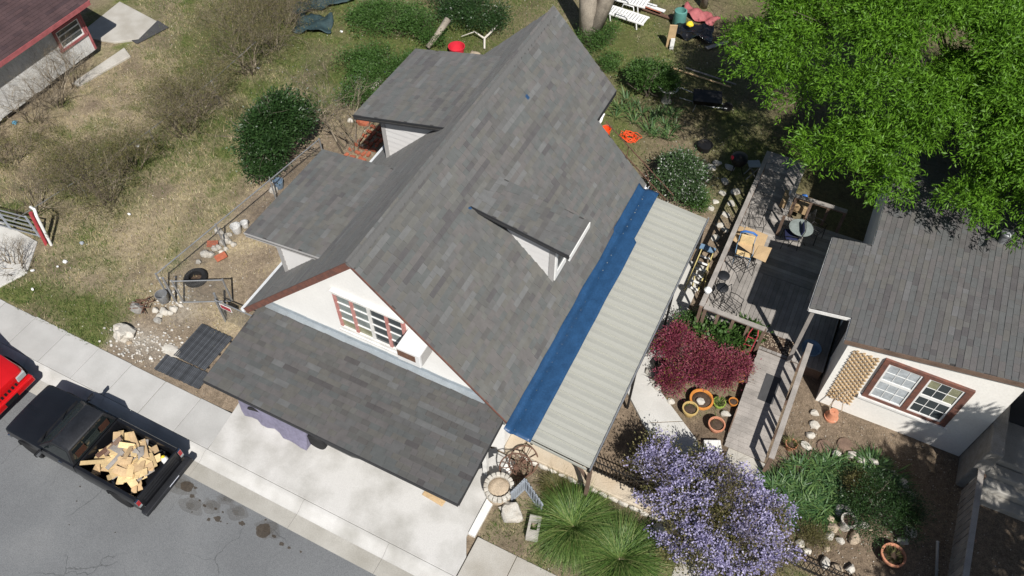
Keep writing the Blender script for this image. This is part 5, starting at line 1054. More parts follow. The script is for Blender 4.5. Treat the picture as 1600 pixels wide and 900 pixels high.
def wire_chair(x, y, rot, label, mat='black_metal', cushion=None, arms=True, z=None, lying=False):
    t = thing('garden_chair', label, 'chair', (x, y, DZ if z is None else z), rot); mx = Matrix.Identity(4)
    def pth(pts, r=.011, nm='frame', cl=False): m = MB(); m.m = mx; m.path(pts, r, 6, close=cl); return m.build(nm, mat, t, local=True, smooth=True)
    w_ = .23
    for s in (-1, 1):
        pth([(s*w_, -.22, 0), (s*w_, -.20, .42), (s*w_, -.18, .43)], nm='front_leg'); pth([(s*w_, .28, 0), (s*w_, .22, .43), (s*w_*1.02, .30, .92)], nm='rear_leg')
        if arms: pth([(s*w_, -.18, .43), (s*w_*1.1, -.20, .63), (s*w_*1.1, .05, .65), (s*w_, .25, .60)], nm='arm')
    pth([(-w_, -.2, .43), (w_, -.2, .43), (w_, .22, .43), (-w_, .22, .43)], nm='seat_frame', cl=True); pth([(-w_*1.02, .30, .92), (-.1, .305, .97), (.1, .305, .97), (w_*1.02, .30, .92)], nm='top_rail')
    for k in range(5): x_ = -w_+w_*2*(k+1)/6; pth([(x_, -.2, .43), (x_, .22, .43), (x_, .30, .94)], .005, 'wire')
    if cushion: MB().box((0, 0, .46), (.42, .40, .06)).build('seat_cushion', cushion, t, local=True, bevel=.02); MB().box((0, .24, .70), (.40, .05, .42), Matrix.Rotation(R(-9), 4, 'X')).build('back_cushion', cushion, t, local=True, bevel=.02)
    return t
q = G(1176, 362, DZ); wire_chair(q.x, q.y, .35, 'black wire garden chair behind the cardboard sheets')
q = G(1158, 428, DZ); wire_chair(q.x, q.y, 2.6, 'black wire garden chair beside the two bar stools')
q = G(1138, 490, DZ); wire_chair(q.x, q.y, 1.2, 'black wire chair in the front corner of the deck')
q = G(1230, 382, DZ); wire_chair(q.x, q.y, -1.3, 'black wire chair with navy cushion at the shaded table', cushion='navy')
q = G(1268, 372, DZ); wire_chair(q.x, q.y, 1.2, 'dark wire chair on the far side of the shaded table')
q = G(1157, 408, DZ); t = wire_chair(q.x, q.y, .15, 'folding chair with blue frame and orange cushion on the deck', mat='steel_blue', cushion='wood_fresh')
MB().path([(-.25, .31, .93), (-.12, .33, 1.0), (.12, .33, 1.0), (.25, .31, .93)], .03, 8).build('top_pad', 'plastic_blue', t, local=True, smooth=True)
t = thing('patio_table', 'low dark patio table under the cardboard sheets', 'table', (-.62, 17.65, DZ)); MB().b2(-.35, .35, -.38, .38, .52, .55).build('top', 'black_metal', t, local=True)
for sx in (-1, 1):
    for sy in (-1, 1): MB().tube((sx*.31, sy*.34, 0), (sx*.29, sy*.32, .52), .015).build('leg', 'black_metal', t, local=True)
for k, (ps, z, l_) in enumerate((([(1166, 354), (1200, 368), (1186, 405), (1151, 381)], 1.025, 'large tan cardboard sheet spread on the patio table'), ([(1156, 353), (1163, 356), (1152, 380), (1145, 376)], 1.03, 'narrow cardboard strip along the deck rail side of the table'), ([(1186, 383), (1206, 388), (1196, 410), (1176, 402)], 1.045, 'smaller cardboard piece laid over the large sheet'))):
    c = [G(p[0], p[1], z) for p in ps]; m = MB(); m.slab([(v.x, v.y, v.z+.02*(i % 2)) for i, v in enumerate(c)], .006); o = m.build('cardboard', 'cardboard', loc=tuple(sum(c, Vector())/4)); tag(o, l_, 'cardboard')
q = G(1252, 356, 1.15); t = thing('bistro_table', 'round glass topped bistro table in the shade of the deck', 'table', (q.x, q.y, DZ)); MB().lathe([(.36, .68), (.37, .70), (.001, .705)], 24).build('top', 'glass_pale', t, local=True, smooth='auto'); MB().path([(.37*math.cos(a), .37*math.sin(a), .69) for a in [2*math.pi*k/24 for k in range(24)]], .012, 5, close=True).build('rim', 'black_metal', t, local=True)
for k in range(3): a = 2.1*k; MB().path([(.3*math.cos(a), .3*math.sin(a), .67), (.1*math.cos(a), .1*math.sin(a), .3), (.32*math.cos(a), .32*math.sin(a), 0)], .012, 6).build('leg', 'black_metal', t, local=True)
q = G(1240, 325, DZ); o = MB().box((q.x, q.y+.1, DZ+.16), (.9, .55, .30)).build('crate', 'cardboard', loc=(q.x, q.y, DZ), bevel=.01); tag(o, 'open brown carton of odds and ends behind the bistro table', 'carton')
for dx, dy, s, mt, l_ in ((-.2, .1, .14, 'plastic_white', 'white cloth bundle on the brown carton'), (.2, .15, .12, 'plastic_blue', 'blue bottle on the brown carton'), (.0, -.05, .1, 'wood_brown', 'dark brown bundle on the brown carton')):
    o = MB().rock((q.x+dx, q.y+.1+dy, DZ+.37), (s, s*.8, s), dx*10+3, .4, 2).build('bundle', mt, loc=(q.x+dx, q.y+.1+dy, DZ+.31), smooth=True); tag(o, l_, 'bundle')
q = G(1102, 463, 1.42); t = thing('garden_lamp', 'white round lamp on the corner post of the deck rail', 'lamp', (-1.2, 14.9, 1.38)); MB().lathe([(.03, 0), (.03, .08), (.10, .10), (.11, .17), (.06, .23), (.001, .24)], 16).build('globe', 'plastic_white', t, local=True, smooth='auto'); MB().lathe([(.05, 0.001), (.05, .02)], 10).build('base', 'galvanised', t, local=True)
q = G(1250, 540, DZ); t = thing('wash_tub', 'pale blue basin in the deep shade under the porch roof', 'tub', (2.0, 15.0, DZ)); MB().lathe([(.2, 0), (.26, .14), (.28, .14), (.24, 0.02), (.001, .02)], 20).build('bowl', 'steel_blue', t, local=True, smooth='auto')
# ================================================================ toys in the bed
for px, py, s, mt, l_, nm in ((1114, 540, .13, 'plastic_yellow', 'yellow toy watering can in the bed by the deck', 'watering_can'), (1128, 541, .17, 'plastic_green', 'green plastic toy can in the bed by the deck', 'watering_can'), (1120, 548, .13, 'plastic_red' if 0 else 'plastic_orange', 'orange red toy can between the yellow and green ones', 'watering_can')):
    q = G(px, py); t = thing(nm, l_, 'watering can', (q.x, q.y, .02), px*.7); MB().lathe([(s, 0), (s*.95, s*1.6), (s*.7, s*1.7), (s*.65, s*1.5), (.001, s*1.4)], 16).build('body', mt, t, local=True, smooth='auto'); MB().path([(s*.9, 0, s*.4), (s*2., 0, s*1.7)], [s*.25, s*.14], 8).build('spout', mt, t, local=True); MB().path([(-s*.8, 0, s*1.5), (-s*1.7, 0, s*1.4), (-s*1.6, 0, s*.6), (-s*.9, 0, s*.4)], s*.1, 6).build('handle', mt, t, local=True)
q = G(1140, 549); t = thing('figurine', 'small white garden figurine beside the toy cans', 'figurine', (q.x, q.y, 0)); MB().lathe([(.07, 0), (.09, .1), (.06, .2), (.035, .24), (.055, .29), (.04, .35), (.001, .37)], 14).build('body', 'stone_white', t, local=True, smooth='auto'); MB().lathe([(.1, 0.0), (.1, .03)], 12, (0, 0, .001)).build('base', 'stone_grey', t, local=True)
t = thing('hand_cart', 'red steel hand cart frame leaning at the corner of the deck', 'cart', (*G(1164, 560).xy, 0)); a, b = G(1160, 560, .05), G(1178, 520, .9)
for dx in (-.12, .12): MB().path([(a.x+dx, a.y, .12), (b.x+dx, b.y-.2, 1.1), (b.x+dx*.6, b.y-.1, 1.25)], .018, 6).build('rail', 'red_steel', t)
for s in (.2, .5, .8): c = a.lerp(b, s); MB().tube((c.x-.12, c.y-.1*s, .12+s*.9), (c.x+.12, c.y-.1*s, .12+s*.9), .014).build('rung', 'red_steel', t)
MB().box((a.x, a.y-.14, .05), (.34, .26, .02)).build('toe_plate', 'red_steel', t)
for dx in (-.2, .2): MB().lathe([(.10, -.025), (.11, 0), (.10, .025)], 16, (a.x+dx, a.y+.08, .11), Matrix.Rotation(math.pi/2, 4, 'Y')).build('wheel', 'rubber', t)
# ================================================================ back yard things
def lounger(px, py, rot, label, flip=False, z=0.):
    q = G(px, py, z); t = thing('sun_lounger', label, 'sun lounger', (q.x, q.y, z), rot)
    for s in (-1, 1): MB().box((0, s*.29, .30), (1.85, .05, .07)).build('side_rail', 'plastic_white', t, local=True, bevel=.012)
    for k in range(14): MB().box((-.86+k*.132, 0, .325), (.105, .53, .022)).build('slat', 'plastic_white', t, local=True)
    for sx in (-.6, .6):
        for s in (-1, 1): MB().path([(sx, s*.29, .28), (sx+.06, s*.31, .0)], .028, 6).build('leg', 'plastic_white', t, local=True)
    for s in (-1, 1): MB().path([(-.35, s*.32, .32), (-.30, s*.34, .52), (.15, s*.34, .52), (.2, s*.32, .32)], .025, 6).build('arm', 'plastic_white', t, local=True, smooth=True)
lounger(977, 33, R(-4), 'white slatted plastic sun lounger on the back lawn'); lounger(978, 8, R(0), 'second white plastic lounger stacked behind the slatted one on rusty boards', z=.1)
for k, (px, py, L, a, mt, l_) in enumerate(((1010, 15, 3.2, -6, 'rust', 'long rusty brown board under the stacked loungers'), (990, 5, 2.6, -10, 'brick_red', 'reddish board at the back of the lounger pile'), (1022, 12, 1.0, -5, 'plastic_white', 'white plank at the end of the lounger pile'), (1002, 3, 1.4, -3, 'plastic_white', 'white plank behind the stacked loungers'), (1003, 115, .55, 25, 'wood_fresh', 'pale wooden board beside the shrub in the back yard'), (1122, 70, 1.1, 50, 'wood_grey', 'grey plank on the ground at the edge of the green tree'))):
    q = G(px, py, .1); o = MB().box((q.x, q.y, .10), (L, .17, .04), rz(R(a))).build('plank', mt, loc=(q.x, q.y, 0)); tag(o, l_, 'board')
q = G(1046, 75); t = thing('leaning_panel', 'tan and white narrow panel standing upright on the back lawn', 'panel', (q.x, q.y, 0)); MB().box((0, 0, .55), (.30, .05, 1.1), rz(.4) @ Matrix.Rotation(.12, 4, 'X')).build('board', 'wood_tan', t, local=True); MB().box((.10, -.08, .28), (.16, .02, .5), rz(.4)).build('white_face', 'plastic_white', t, local=True)
q = G(1060, 40); o = MB().lathe([(.22, .0), (.28, .1), (.26, .7), (.20, .72), (.18, .5), (.001, .5)], 14, (q.x, q.y, 0)).build('bin', 'plastic_teal', loc=(q.x, q.y, 0), smooth='auto'); tag(o, 'teal plastic bin beside the leaning panel', 'bin')
sheet(1092, 30, 1.6, .6, .4, 'plastic_red' if 0 else 'pink_trim', 'plastic_sheet', 'faded red plastic sheet in front of the bare tree', 'sheet', 5, -.3); sheet(1084, 55, 1.5, 1.0, .35, 'black_bag', 'dark_tarp', 'black plastic tarp heap in the shade of the bare tree', 'tarp', 11, .2)
q = G(1078, 38, .5); o = MB().rock((q.x, q.y, .5), (.18, .14, .12), 4, .4, 2).build('toy', 'plastic_yellow', loc=(q.x, q.y, .4)); tag(o, 'yellow lump of plastic on the faded red sheet', 'toy')
q = G(1041, 158); t = thing('birdbath', 'white bowl planter of stones on a grey pedestal behind the house', 'birdbath', (q.x, q.y, 0)); MB().lathe([(.20, 0), (.17, .05), (.12, .2), (.13, .42), (.20, .5)], 18).build('pedestal', 'concrete_old', t, local=True, smooth='auto'); MB().lathe([(.15, .49), (.30, .56), (.38, .64), (.38, .67), (.33, .66), (.2, .60), (.001, .59)], 24).build('bowl', 'plastic_white', t, local=True, smooth='auto')
m = MB(); random.seed(2)
for k in range(14): a = random.uniform(0, 6.28); d = random.uniform(0, .24); m.rock((d*math.cos(a), d*math.sin(a), .655), (.05, .045, .04), k, .3, 1)
m.build('stones', 'stone_tan', t, local=True, kind='stuff')
q = G(985, 216); m = MB(); random.seed(9)
for k in range(9): r = .10+.02*k; ox, oy = random.uniform(-.1, .1), random.uniform(-.08, .08); m.path([(q.x+ox+(r+random.uniform(-.05, .05))*math.cos(a)*1.3, q.y+oy+(r+random.uniform(-.05, .05))*math.sin(a), .02+random.uniform(0, .12)) for a in [2*math.pi*j/14 for j in range(14)]], .011, 5, close=True)
o = m.build('extension_cord', 'plastic_orange', loc=(q.x, q.y, 0), smooth=True); tag(o, 'tangled coil of orange red cord on the dirt behind the house', 'cord')
sheet(934, 188, .35, .5, .2, 'plastic_white', 'plastic_bag', 'white plastic bag caught at the rear corner of the house', 'bag', 2)
hr = thing('stair_rail', 'rusty pipe stair railing at the back of the house', 'railing', (-5, 19.4, 0))
for (a, b) in (((947, 190), (1052, 305)), ((958, 222), (1040, 312))):
    A, B = G(*a, .95), G(*b, .95); MB().tube(A, B, .020).build('top_rail', 'rust', hr, smooth='auto')
    for s in (.35, .75): c = A.lerp(B, s); MB().tube((c.x, c.y, 0), (c.x, c.y, .95), .017).build('post', 'rust', hr, smooth='auto')
A, B = G(1010, 267, .95), G(1016, 290, .95); MB().tube(A, B, .016).build('cross_rail', 'rust', hr)
for k, (a, b) in enumerate((((1050, 106), (1142, 136)), ((1072, 106), (1150, 132)))):
    A, B = G(*a, .05), G(*b, .25); o = MB().tube(A, B, .035, .03).build('pole', 'wood_tan' if k == 0 else 'wood_grey', loc=tuple(A)); tag(o, ('thick tan' if k == 0 else 'thin grey')+' pole lying across the shaded back yard', 'pole')
q = G(1100, 170); t = thing('wheelbarrow', 'dark wheelbarrow with bare metal handles in the tree shade', 'wheelbarrow', (q.x, q.y, 0), .3); loft([ring(.42, -.42, .22, .32), ring(.55, -.5, .36, .60)], True).build('tray', 'black_trim', t, local=True)
for s in (-1, 1): MB().path([(.8, s*.1, .2), (.2, s*.2, .28), (-1.0, s*.30, .62)], .018, 6).build('handle', 'galvanised', t, local=True); MB().path([(-.35, s*.22, .34), (-.42, s*.26, 0)], .016, 6).build('leg', 'galvanised', t, local=True)
MB().lathe([(.1, -.05), (.19, -.04), (.2, 0), (.19, .04), (.1, .05)], 18, (.82, 0, .2), Matrix.Rotation(math.pi/2, 4, 'X')).build('wheel', 'rubber', t, local=True)
q = G(1148, 272); t = thing('barbecue', 'black kettle barbecue with a red lid by the deck rail', 'barbecue', (q.x, q.y, 0)); MB().lathe([(.05, .45), (.22, .52), (.29, .68), (.29, .70)], 20).build('kettle', 'black_metal', t, local=True, smooth='auto'); MB().lathe([(.295, .705), (.27, .82), (.15, .90), (.001, .92)], 20).build('lid', 'black_metal', t, local=True, smooth='auto'); MB().box((-.18, -.12, .80), (.18, .14, .10), rz(.6)).build('lid_patch', 'plastic_red', t, local=True, bevel=.03)
for k in range(3): a = 2.1*k; MB().tube((.1*math.cos(a), .1*math.sin(a), .5), (.3*math.cos(a), .3*math.sin(a), 0), .014).build('leg', 'black_metal', t, local=True)
q = G(1172, 276); t = thing('side_stand', 'grey metal folding stand between barbecue and deck', 'stand', (q.x, q.y, 0), .5); MB().box((0, 0, .6), (.42, .34, .02)).build('top', 'galvanised', t, local=True)
for s in (-1, 1): MB().beam((-.18, s*.14, .0), (.18, s*.14, .59), .03, .02).build('leg', 'galvanised', t, local=True); MB().beam((.18, s*.15, .0), (-.18, s*.15, .59), .03, .02).build('leg', 'galvanised', t, local=True)
for px, py, s, l_ in ((1100, 234, .28, 'dark planter tub by the white flowering shrub'), (1030, 575, .18, 'black pot half hidden behind the purple leaved shrub')):
    q = G(px, py); o = MB().lathe([(s*.75, 0), (s, .26), (s*.92, .26), (s*.8, .2), (.001, .2)], 18, (q.x, q.y, 0)).build('tub', 'black_trim', loc=(q.x, q.y, 0), smooth='auto'); tag(o, l_, 'tub')
# logs and dead limbs
A, B = G(668, 74, .2), G(700, 30, .9); o = MB().path([A, A.lerp(B, .5)+Vector((.05, 0, .04)), B], [.10, .12, .14], 9).build('dead_log', 'bark_pale', loc=(A.x, A.y, 0), smooth=True); tag(o, 'grey weathered post leaning in the brush behind the rear dormer', 'post')
m = MB(); c = [G(*p, z) for p, z in (((757, 76), .05), ((757, 60), .2), ((772, 45), .3), ((782, 34), .35))]; m.path(c, [.04, .05, .05, .03], 7); m.path([c[1], c[1]+Vector((-.5, .1, .1)), c[1]+Vector((-.9, -.3, 0))], [.04, .03, .015], 6); o = m.build('bleached_branch', 'wood_grey' if 0 else 'stone_white', loc=tuple(c[0]), smooth=True); tag(o, 'bleached forked branch lying on the lawn behind the roof', 'branch')
stone(742, 88, (.3, .2, .16), 'tan rock next to the red tub behind the roof', 'stone_tan')
# fence on the far right and pole
rf = thing('board_fence', 'dark weathered board fence in deep shade beside the right hand lawn', 'fence', (6.6, 11.3, 0))
for k in range(17): y = 9.3+k*.205; MB().b2(6.56, 6.59, y, y+.165, .05, 1.05+random.uniform(-.03, .03)).build('board', 'wood_grey', rf)
for z in (.25, .85): MB().b2(6.591, 6.63, 9.3, 12.85, z, z+.08).build('rail', 'wood_brown', rf)
MB().beam((6.58, 9.25, 1.10), (6.58, 12.85, 1.10), .14, .035).build('cap', 'wood_grey', rf)
for y in (9.3, 11.0, 12.75): MB().b2(6.632, 6.72, y-.045, y+.045, 0, 1.08).build('post', 'wood_brown', rf)
A, B = G(1463, 900, .1), G(1465, 846, .9); o = MB().tube(A, B, .035).build('metal_pole', 'galvanised', loc=(A.x, A.y, 0), smooth='auto'); tag(o, 'shiny metal pole standing beside the shaded board fence', 'pole')
m = MB(); m.b2(2.1, 2.7, 8.55, 9.15, -.05, .9); t = m.build('gate_pillar', 'concrete_old', loc=(2.4, 8.85, 0), bevel=.03); tag(t, 'pale concrete gate pillar under the purple flowers', 'pillar')
# ================================================================ vegetation
rng = np.random.default_rng(5)
def seg_quads(S):
    """S: list of (p, q, r0, r1) -> three-sided prisms as quads"""
    P_ = np.array([s[0] for s in S]); Q_ = np.array([s[1] for s in S]); r0 = np.array([s[2] for s in S])[:, None]; r1 = np.array([s[3] for s in S])[:, None]
    d = unit(Q_-P_); u = unit(np.cross(d, np.where(np.abs(d[:, 2:]) > .9, [[1., 0, 0]], [[0, 0, 1.]]))); v = np.cross(d, u); out = []
    for k in range(3):
        a, b = 2*math.pi*k/3, 2*math.pi*(k+1)/3
        e0 = u*math.cos(a)+v*math.sin(a); e1 = u*math.cos(b)+v*math.sin(b); out.append(np.stack([P_+e0*r0, P_+e1*r0, Q_+e1*r1, Q_+e0*r1], 1))
    return np.concatenate(out, 0)
def grow(p, d, L, r, lev, S, tips, kids=3, spread=.7, droop=0., wig=.18):
    n = 3 if lev > 0 else 2; p = Vector(p); d = Vector(d).normalized()
    for k in range(n):
        d = (d+Vector((random.gauss(0, wig), random.gauss(0, wig), random.gauss(0, wig)-droop))).normalized(); q = p+d*(L/n); ra, rb = r*(1-.6*k/n), r*(1-.6*(k+1)/n)
        S.append((tuple(p), tuple(q), ra, rb)); p = q
        if lev > 0 and (k > 0 or n == 2):
            for _ in range(kids if k == n-1 else kids-1):
                dd = (d+Vector((random.gauss(0, spread), random.gauss(0, spread), random.gauss(0, spread*.7)))).normalized(); grow(p, dd, L*random.uniform(.5, .75), rb*.75, lev-1, S, tips, kids, spread, droop, wig)
    if lev == 0: tips.append((tuple(p), tuple(d)))
def plant(name, label, cat, base, group=None): return thing(name, label, cat, (base[0], base[1], base[2] if len(base) > 2 else 0), 0, group)
def crown_pts(c, r, nclump, nleaf, size, shell=.55, flat=0.):
    """leaf positions gathered in clumps spread through an ellipsoid; returns points and outward directions"""
    d = unit(rng.normal(size=(nclump, 3))); d[:, 2] = np.where(d[:, 2] < -.5, -d[:, 2]*.5, d[:, 2]); rad = shell+(1-shell)*rng.random((nclump, 1))**.6; rad *= 1+.12*rng.normal(size=(nclump, 1))
    nl_ = 15; ldir = unit(rng.normal(size=(nl_, 3))); ldir[:, 2] = np.abs(ldir[:, 2])*.9-.2; lk = rng.integers(0, nl_, nclump); lsz = (.26+.30*rng.random(nl_))[lk][:, None]
    cc = np.array(c)+(ldir[lk]*(.45+.5*np.random.default_rng(nclump).random(nl_))[lk][:, None]+d*rad*lsz)*np.array(r); sz = size*(.6+.8*rng.random((nclump, 1)))
    off = rng.normal(size=(nclump, nleaf, 3))*sz[:, None, :]*np.array([1, 1, .7]); p = (cc[:, None, :]+off).reshape(-1, 3)
    od = unit(unit(off.reshape(-1, 3))+.7*np.repeat(d, nleaf, 0)+.3*rng.normal(size=(nclump*nleaf, 3))); return p, od, np.repeat(rng.random(nclump), nleaf)
def bush(name, label, base, r, h, mat, nclump, nleaf, L, W_, size=.16, cat='shrub', tmix=.5, stem='bark', lo=.12, group=None, stems=5, tone_extra=None, shell=.5):
    t = plant(name, label, cat, base, group); bz = base[2] if len(base) > 2 else 0; c = (base[0], base[1], bz+lo+(h-lo)/2)
    p, d, tn = crown_pts(c, (r[0], r[1], (h-lo)/2), nclump, nleaf, size, shell); k = p[:, 2] > bz+.03; p, d, tn = p[k], d[k], tn[k]
    N = len(p); tone = np.clip(tmix*tn+(1-tmix)*rng.random(N), 0.01, 1)
    if tone_extra: m_ = rng.random(N) < tone_extra; tone = np.where(m_, 1., tone*.66)
    q = leaf_quads(p, d, L*(.6+.8*rng.random(N)), W_*(.7+.6*rng.random(N))); npmesh('foliage', q, 4, mat, t, tone, 'stuff')
    S, tips = [], []; st = random.getstate(); random.seed(int(base[0]*97+base[1]*31))
    for k in range(stems): a = random.uniform(0, 6.28); grow((base[0]+.05*math.cos(a), base[1]+.05*math.sin(a), bz-.02), (math.cos(a)*r[0]*.7, math.sin(a)*r[1]*.7, h*.8), h*.62, .03*h**.5, 2, S, tips, 2, .45)
    random.setstate(st); q = seg_quads(S); npmesh('stem', q, 4, stem, t, kind='stuff'); return t
def bare_shrub(label, base, h, n_main, spread, leaf=None, nl=0, r0=.016, mat='twig', name='bare_shrub', lev=3, lean=(0, 0), group=None, kids=3, cat='shrub', leafL=.05):
    t = plant(name, label, cat, base, group); S, tips = [], []
    for k in range(n_main): a = random.uniform(0, 6.28); grow((base[0]+.35*math.cos(a)*random.random(), base[1]+.35*math.sin(a)*random.random(), -.03), (math.cos(a)*spread+lean[0], math.sin(a)*spread+lean[1], 1), h*random.uniform(.4, .58), r0*random.uniform(.7, 1.2), lev, S, tips, kids, .55)
    q = seg_quads(S); tn = np.tile(rng.random(len(S)), 3); npmesh('branches', q, 4, mat, t, tn, 'stuff')
    if leaf:
        tp_ = np.array([x[0] for x in tips]); k = rng.integers(0, len(tp_), nl); p = tp_[k]+rng.normal(size=(nl, 3))*.07; npmesh('foliage', leaf_quads(p, unit(rng.normal(size=(nl, 3))+[0, 0, .4]), leafL*(.6+.8*rng.random(nl)), leafL*.45), 4, leaf, t, np.clip(rng.random(nl), .01, 1), 'stuff')
    return t
def blades(base_pts, dirs, L, W_, arch, segs=4):
    """arching strap leaves; dirs unit (N,3); arch = how far the tip bends over"""
    N = len(base_pts); L = np.broadcast_to(L, (N,))[:, None]; W_ = np.broadcast_to(W_, (N,))[:, None]; arch = np.broadcast_to(arch, (N,))[:, None]
    hz = dirs.copy(); hz[:, 2] = 0; hz = unit(hz); s = np.stack([-hz[:, 1], hz[:, 0], 0*hz[:, 0]], 1); out = []; tw = rng.normal(size=(N, 1))*.3; s = unit(s+tw*np.array([[0, 0, 1.]]))
    def pt(t): return base_pts+dirs*L*t+(hz*.35-np.array([[0, 0, 1.]])*.8)*L*arch*t*t
    for k in range(segs):
        t0, t1 = k/segs, (k+1)/segs; w0 = W_*(1-t0**2)*.5*(.55+.45*min(1, t0*3+.3)); w1 = W_*(1-t1**2)*.5+.0004; out.append(np.stack([pt(t0)-s*w0, pt(t0)+s*w0, pt(t1)+s*w1, pt(t1)-s*w1], 1))
    return np.concatenate(out, 0)
def tuft(name, label, base, n, L, W_, up, arch, rad, mat, cat, group=None, tone=None, segs=4):
    t = plant(name, label, cat, base, group); a = rng.random(n)*6.283; rr = rad*np.sqrt(rng.random(n)); bp_ = np.stack([base[0]+rr*np.cos(a), base[1]+rr*np.sin(a), np.full(n, (base[2] if len(base) > 2 else 0)-.01)], 1)
    a2 = a+rng.normal(size=n)*.6; u = up*(.6+.9*rng.random(n)); d = unit(np.stack([np.cos(a2), np.sin(a2), u], 1)); q = blades(bp_, d, L*(.55+.6*rng.random(n)), W_*(.7+.6*rng.random(n)), arch*(.5+rng.random(n)), segs)
    tn = rng.random(n) if tone is None else tone(n); npmesh('leaves', q, 4, mat, t, np.tile(np.clip(tn, .01, 1), segs), 'stuff'); return t
# ---- the bright green tree behind the deck
random.seed(77)
bt = plant('leafy_tree', 'large bright green leafy tree hanging over the neighbour roof and back yard', 'tree', (4.6, 25.2)); C0, R0 = np.array((2.9, 23.0, 5.3)), np.array((6.0, 5.9, 2.6))
MB().path([(4.6, 25.2, -.1), (4.5, 25.0, 1.2), (4.2, 24.6, 2.6), (3.8, 24.2, 3.6)], [.34, .28, .24, .18], 12).build('trunk', 'bark', bt, smooth=True)
S, tips = [], []
for k in range(11): a = 2*math.pi*k/11+random.uniform(-.2, .2); e = Vector((C0[0]+R0[0]*.62*math.cos(a), C0[1]+R0[1]*.62*math.sin(a), C0[2]+random.uniform(-.8, 1.0))); o_ = Vector((4.1, 24.5, 2.9)); grow(o_, e-o_, (e-o_).length*.62, .09, 2, S, tips, 2, .4)
npmesh('limbs', seg_quads(S), 4, 'bark', bt, kind='stuff')
def sprays(n, nl, C, Rr, L, keep=None, nlb=46):
    d = unit(rng.normal(size=(n, 3))); d[:, 2] = np.where(d[:, 2] < -.35, -d[:, 2], d[:, 2])
    # big lobes so that light and dark masses and gaps appear
    nlobe = nlb; ld = unit(rng.normal(size=(nlobe, 3))); ld[:, 2] = np.abs(ld[:, 2])*.9-.25; lc = C+ld*Rr*(.72+.25*rng.random((nlobe, 1))); k = rng.integers(0, nlobe, n); lr = (.42+.5*rng.random(nlobe))[k]
    dd = unit(rng.normal(size=(n, 3))); dd[:, 2] = np.abs(dd[:, 2])*.8-.15; c = lc[k]+dd*lr[:, None]*np.array([1.25, 1.25, .8])*(.55+.5*rng.random((n, 1)))
    if keep is not None: m_ = keep(c); c, dd, k = c[m_], dd[m_], k[m_]; n = len(c)
    ax = unit(dd+np.array([0, 0, -.35])+.35*rng.normal(size=(n, 3)))
    t = rng.random((n, nl, 1)); p = c[:, None, :]+ax[:, None, :]*(t-.4)*.55+rng.normal(size=(n, nl, 3))*.045; ld_ = unit((ax[:, None, :]*.8+rng.normal(size=(n, nl, 3))*.75+np.array([0, 0, -.25])).reshape(-1, 3)); p = p.reshape(-1, 3); N = len(p)
    tn = np.clip(np.repeat(.25+.5*rng.random(n), nl)+rng.normal(size=N)*.16, .01, 1); return leaf_quads(p, ld_, L*(.7+.6*rng.random(N)), L*.26), tn
q, tn = sprays(11500, 20, C0, R0, .14, None, 120); q2, tn2 = sprays(5000, 20, np.array((6.2, 20.9, 5.9)), np.array((3.9, 3.6, 1.5)), .14, None, 60); q3, tn3 = sprays(2500, 20, np.array((3.4, 22.0, 6.2)), np.array((3.6, 3.4, 1.3)), .14, None, 40)
npmesh('crown', np.concatenate([q, q2, q3]), 4, 'leaf_bright', bt, np.concatenate([tn, tn2, tn3]), 'stuff')
# ---- tree standing right of the frame whose shade falls on the house front and the dark lawn
st_ = plant('shade_tree', 'leafy tree on the right hand lawn whose shade dapples the cream house front', 'tree', (11.4, 8.2)); MB().path([(11.4, 8.2, -.1), (11.3, 8.3, 2.5), (11.2, 8.6, 4.6)], [.3, .24, .16], 10).build('trunk', 'bark', st_, smooth=True)
q, tn = sprays(3000, 18, np.array((11.2, 8.9, 6.4)), np.array((2.7, 4.2, 2.2)), .24, lambda c: c[:, 0] > 8.2); npmesh('crown', q, 4, 'leaf_mid', st_, tn, 'stuff')
S, tips = [], []
for k in range(8): a = k*.8; o_ = Vector((11.2, 8.5, 4.2)); grow(o_, (math.cos(a), math.sin(a), .9), 1.7, .07, 2, S, tips, 2, .6)
npmesh('limbs', seg_quads(S), 4, 'bark', st_, kind='stuff')
# ---- big bare tree behind the house
tb_ = plant('bare_tree', 'thick forked bare tree trunk rising behind the rear gable', 'tree', (-9.6, 26.4)); 
for pts, rr in (([(-9.6, 26.4, -.1), (-9.9, 26.6, 1.6), (-10.6, 27.2, 3.4), (-11.2, 28.0, 6.0)], [.42, .36, .30, .2]), ([(-9.5, 26.5, .6), (-9.1, 27.1, 2.2), (-8.4, 28.0, 4.2), (-7.6, 28.8, 6.8)], [.34, .30, .25, .17])): MB().path(pts, rr, 12).build('trunk', 'bark_pale', tb_, smooth=True)
random.seed(8); S, tips = [], []
for o_, d in (((-11.2, 28.0, 6.0), (-.5, .1, .7)), ((-11.2, 28.0, 6.0), (.2, -.2, .8)), ((-10.6, 27.2, 3.4), (-.9, .2, .6)), ((-7.6, 28.8, 6.8), (.5, 0, .7)), ((-7.6, 28.8, 6.8), (.1, -.4, .8)), ((-8.4, 28.0, 4.2), (.9, .1, .4)), ((-10.9, 27.6, 5.), (-.6, -.5, .5))): grow(o_, d, 3.0, .11, 3, S, tips, 2, .5)
npmesh('limbs', seg_quads(S), 4, 'bark_pale', tb_, kind='stuff')
random.seed(18); A = G(1092, 22); t = plant('bare_tree', 'small leafless tree with drooping pale twigs at the back of the yard', 'tree', (A.x, A.y)); S, tips = [], []; MB().path([(A.x, A.y+.6, -.1), (A.x+.05, A.y+.4, 1.2), (A.x, A.y+.2, 2.3)], [.17, .13, .09], 9).build('trunk', 'wood_tan' if 0 else 'bark_pale', t, smooth=True)
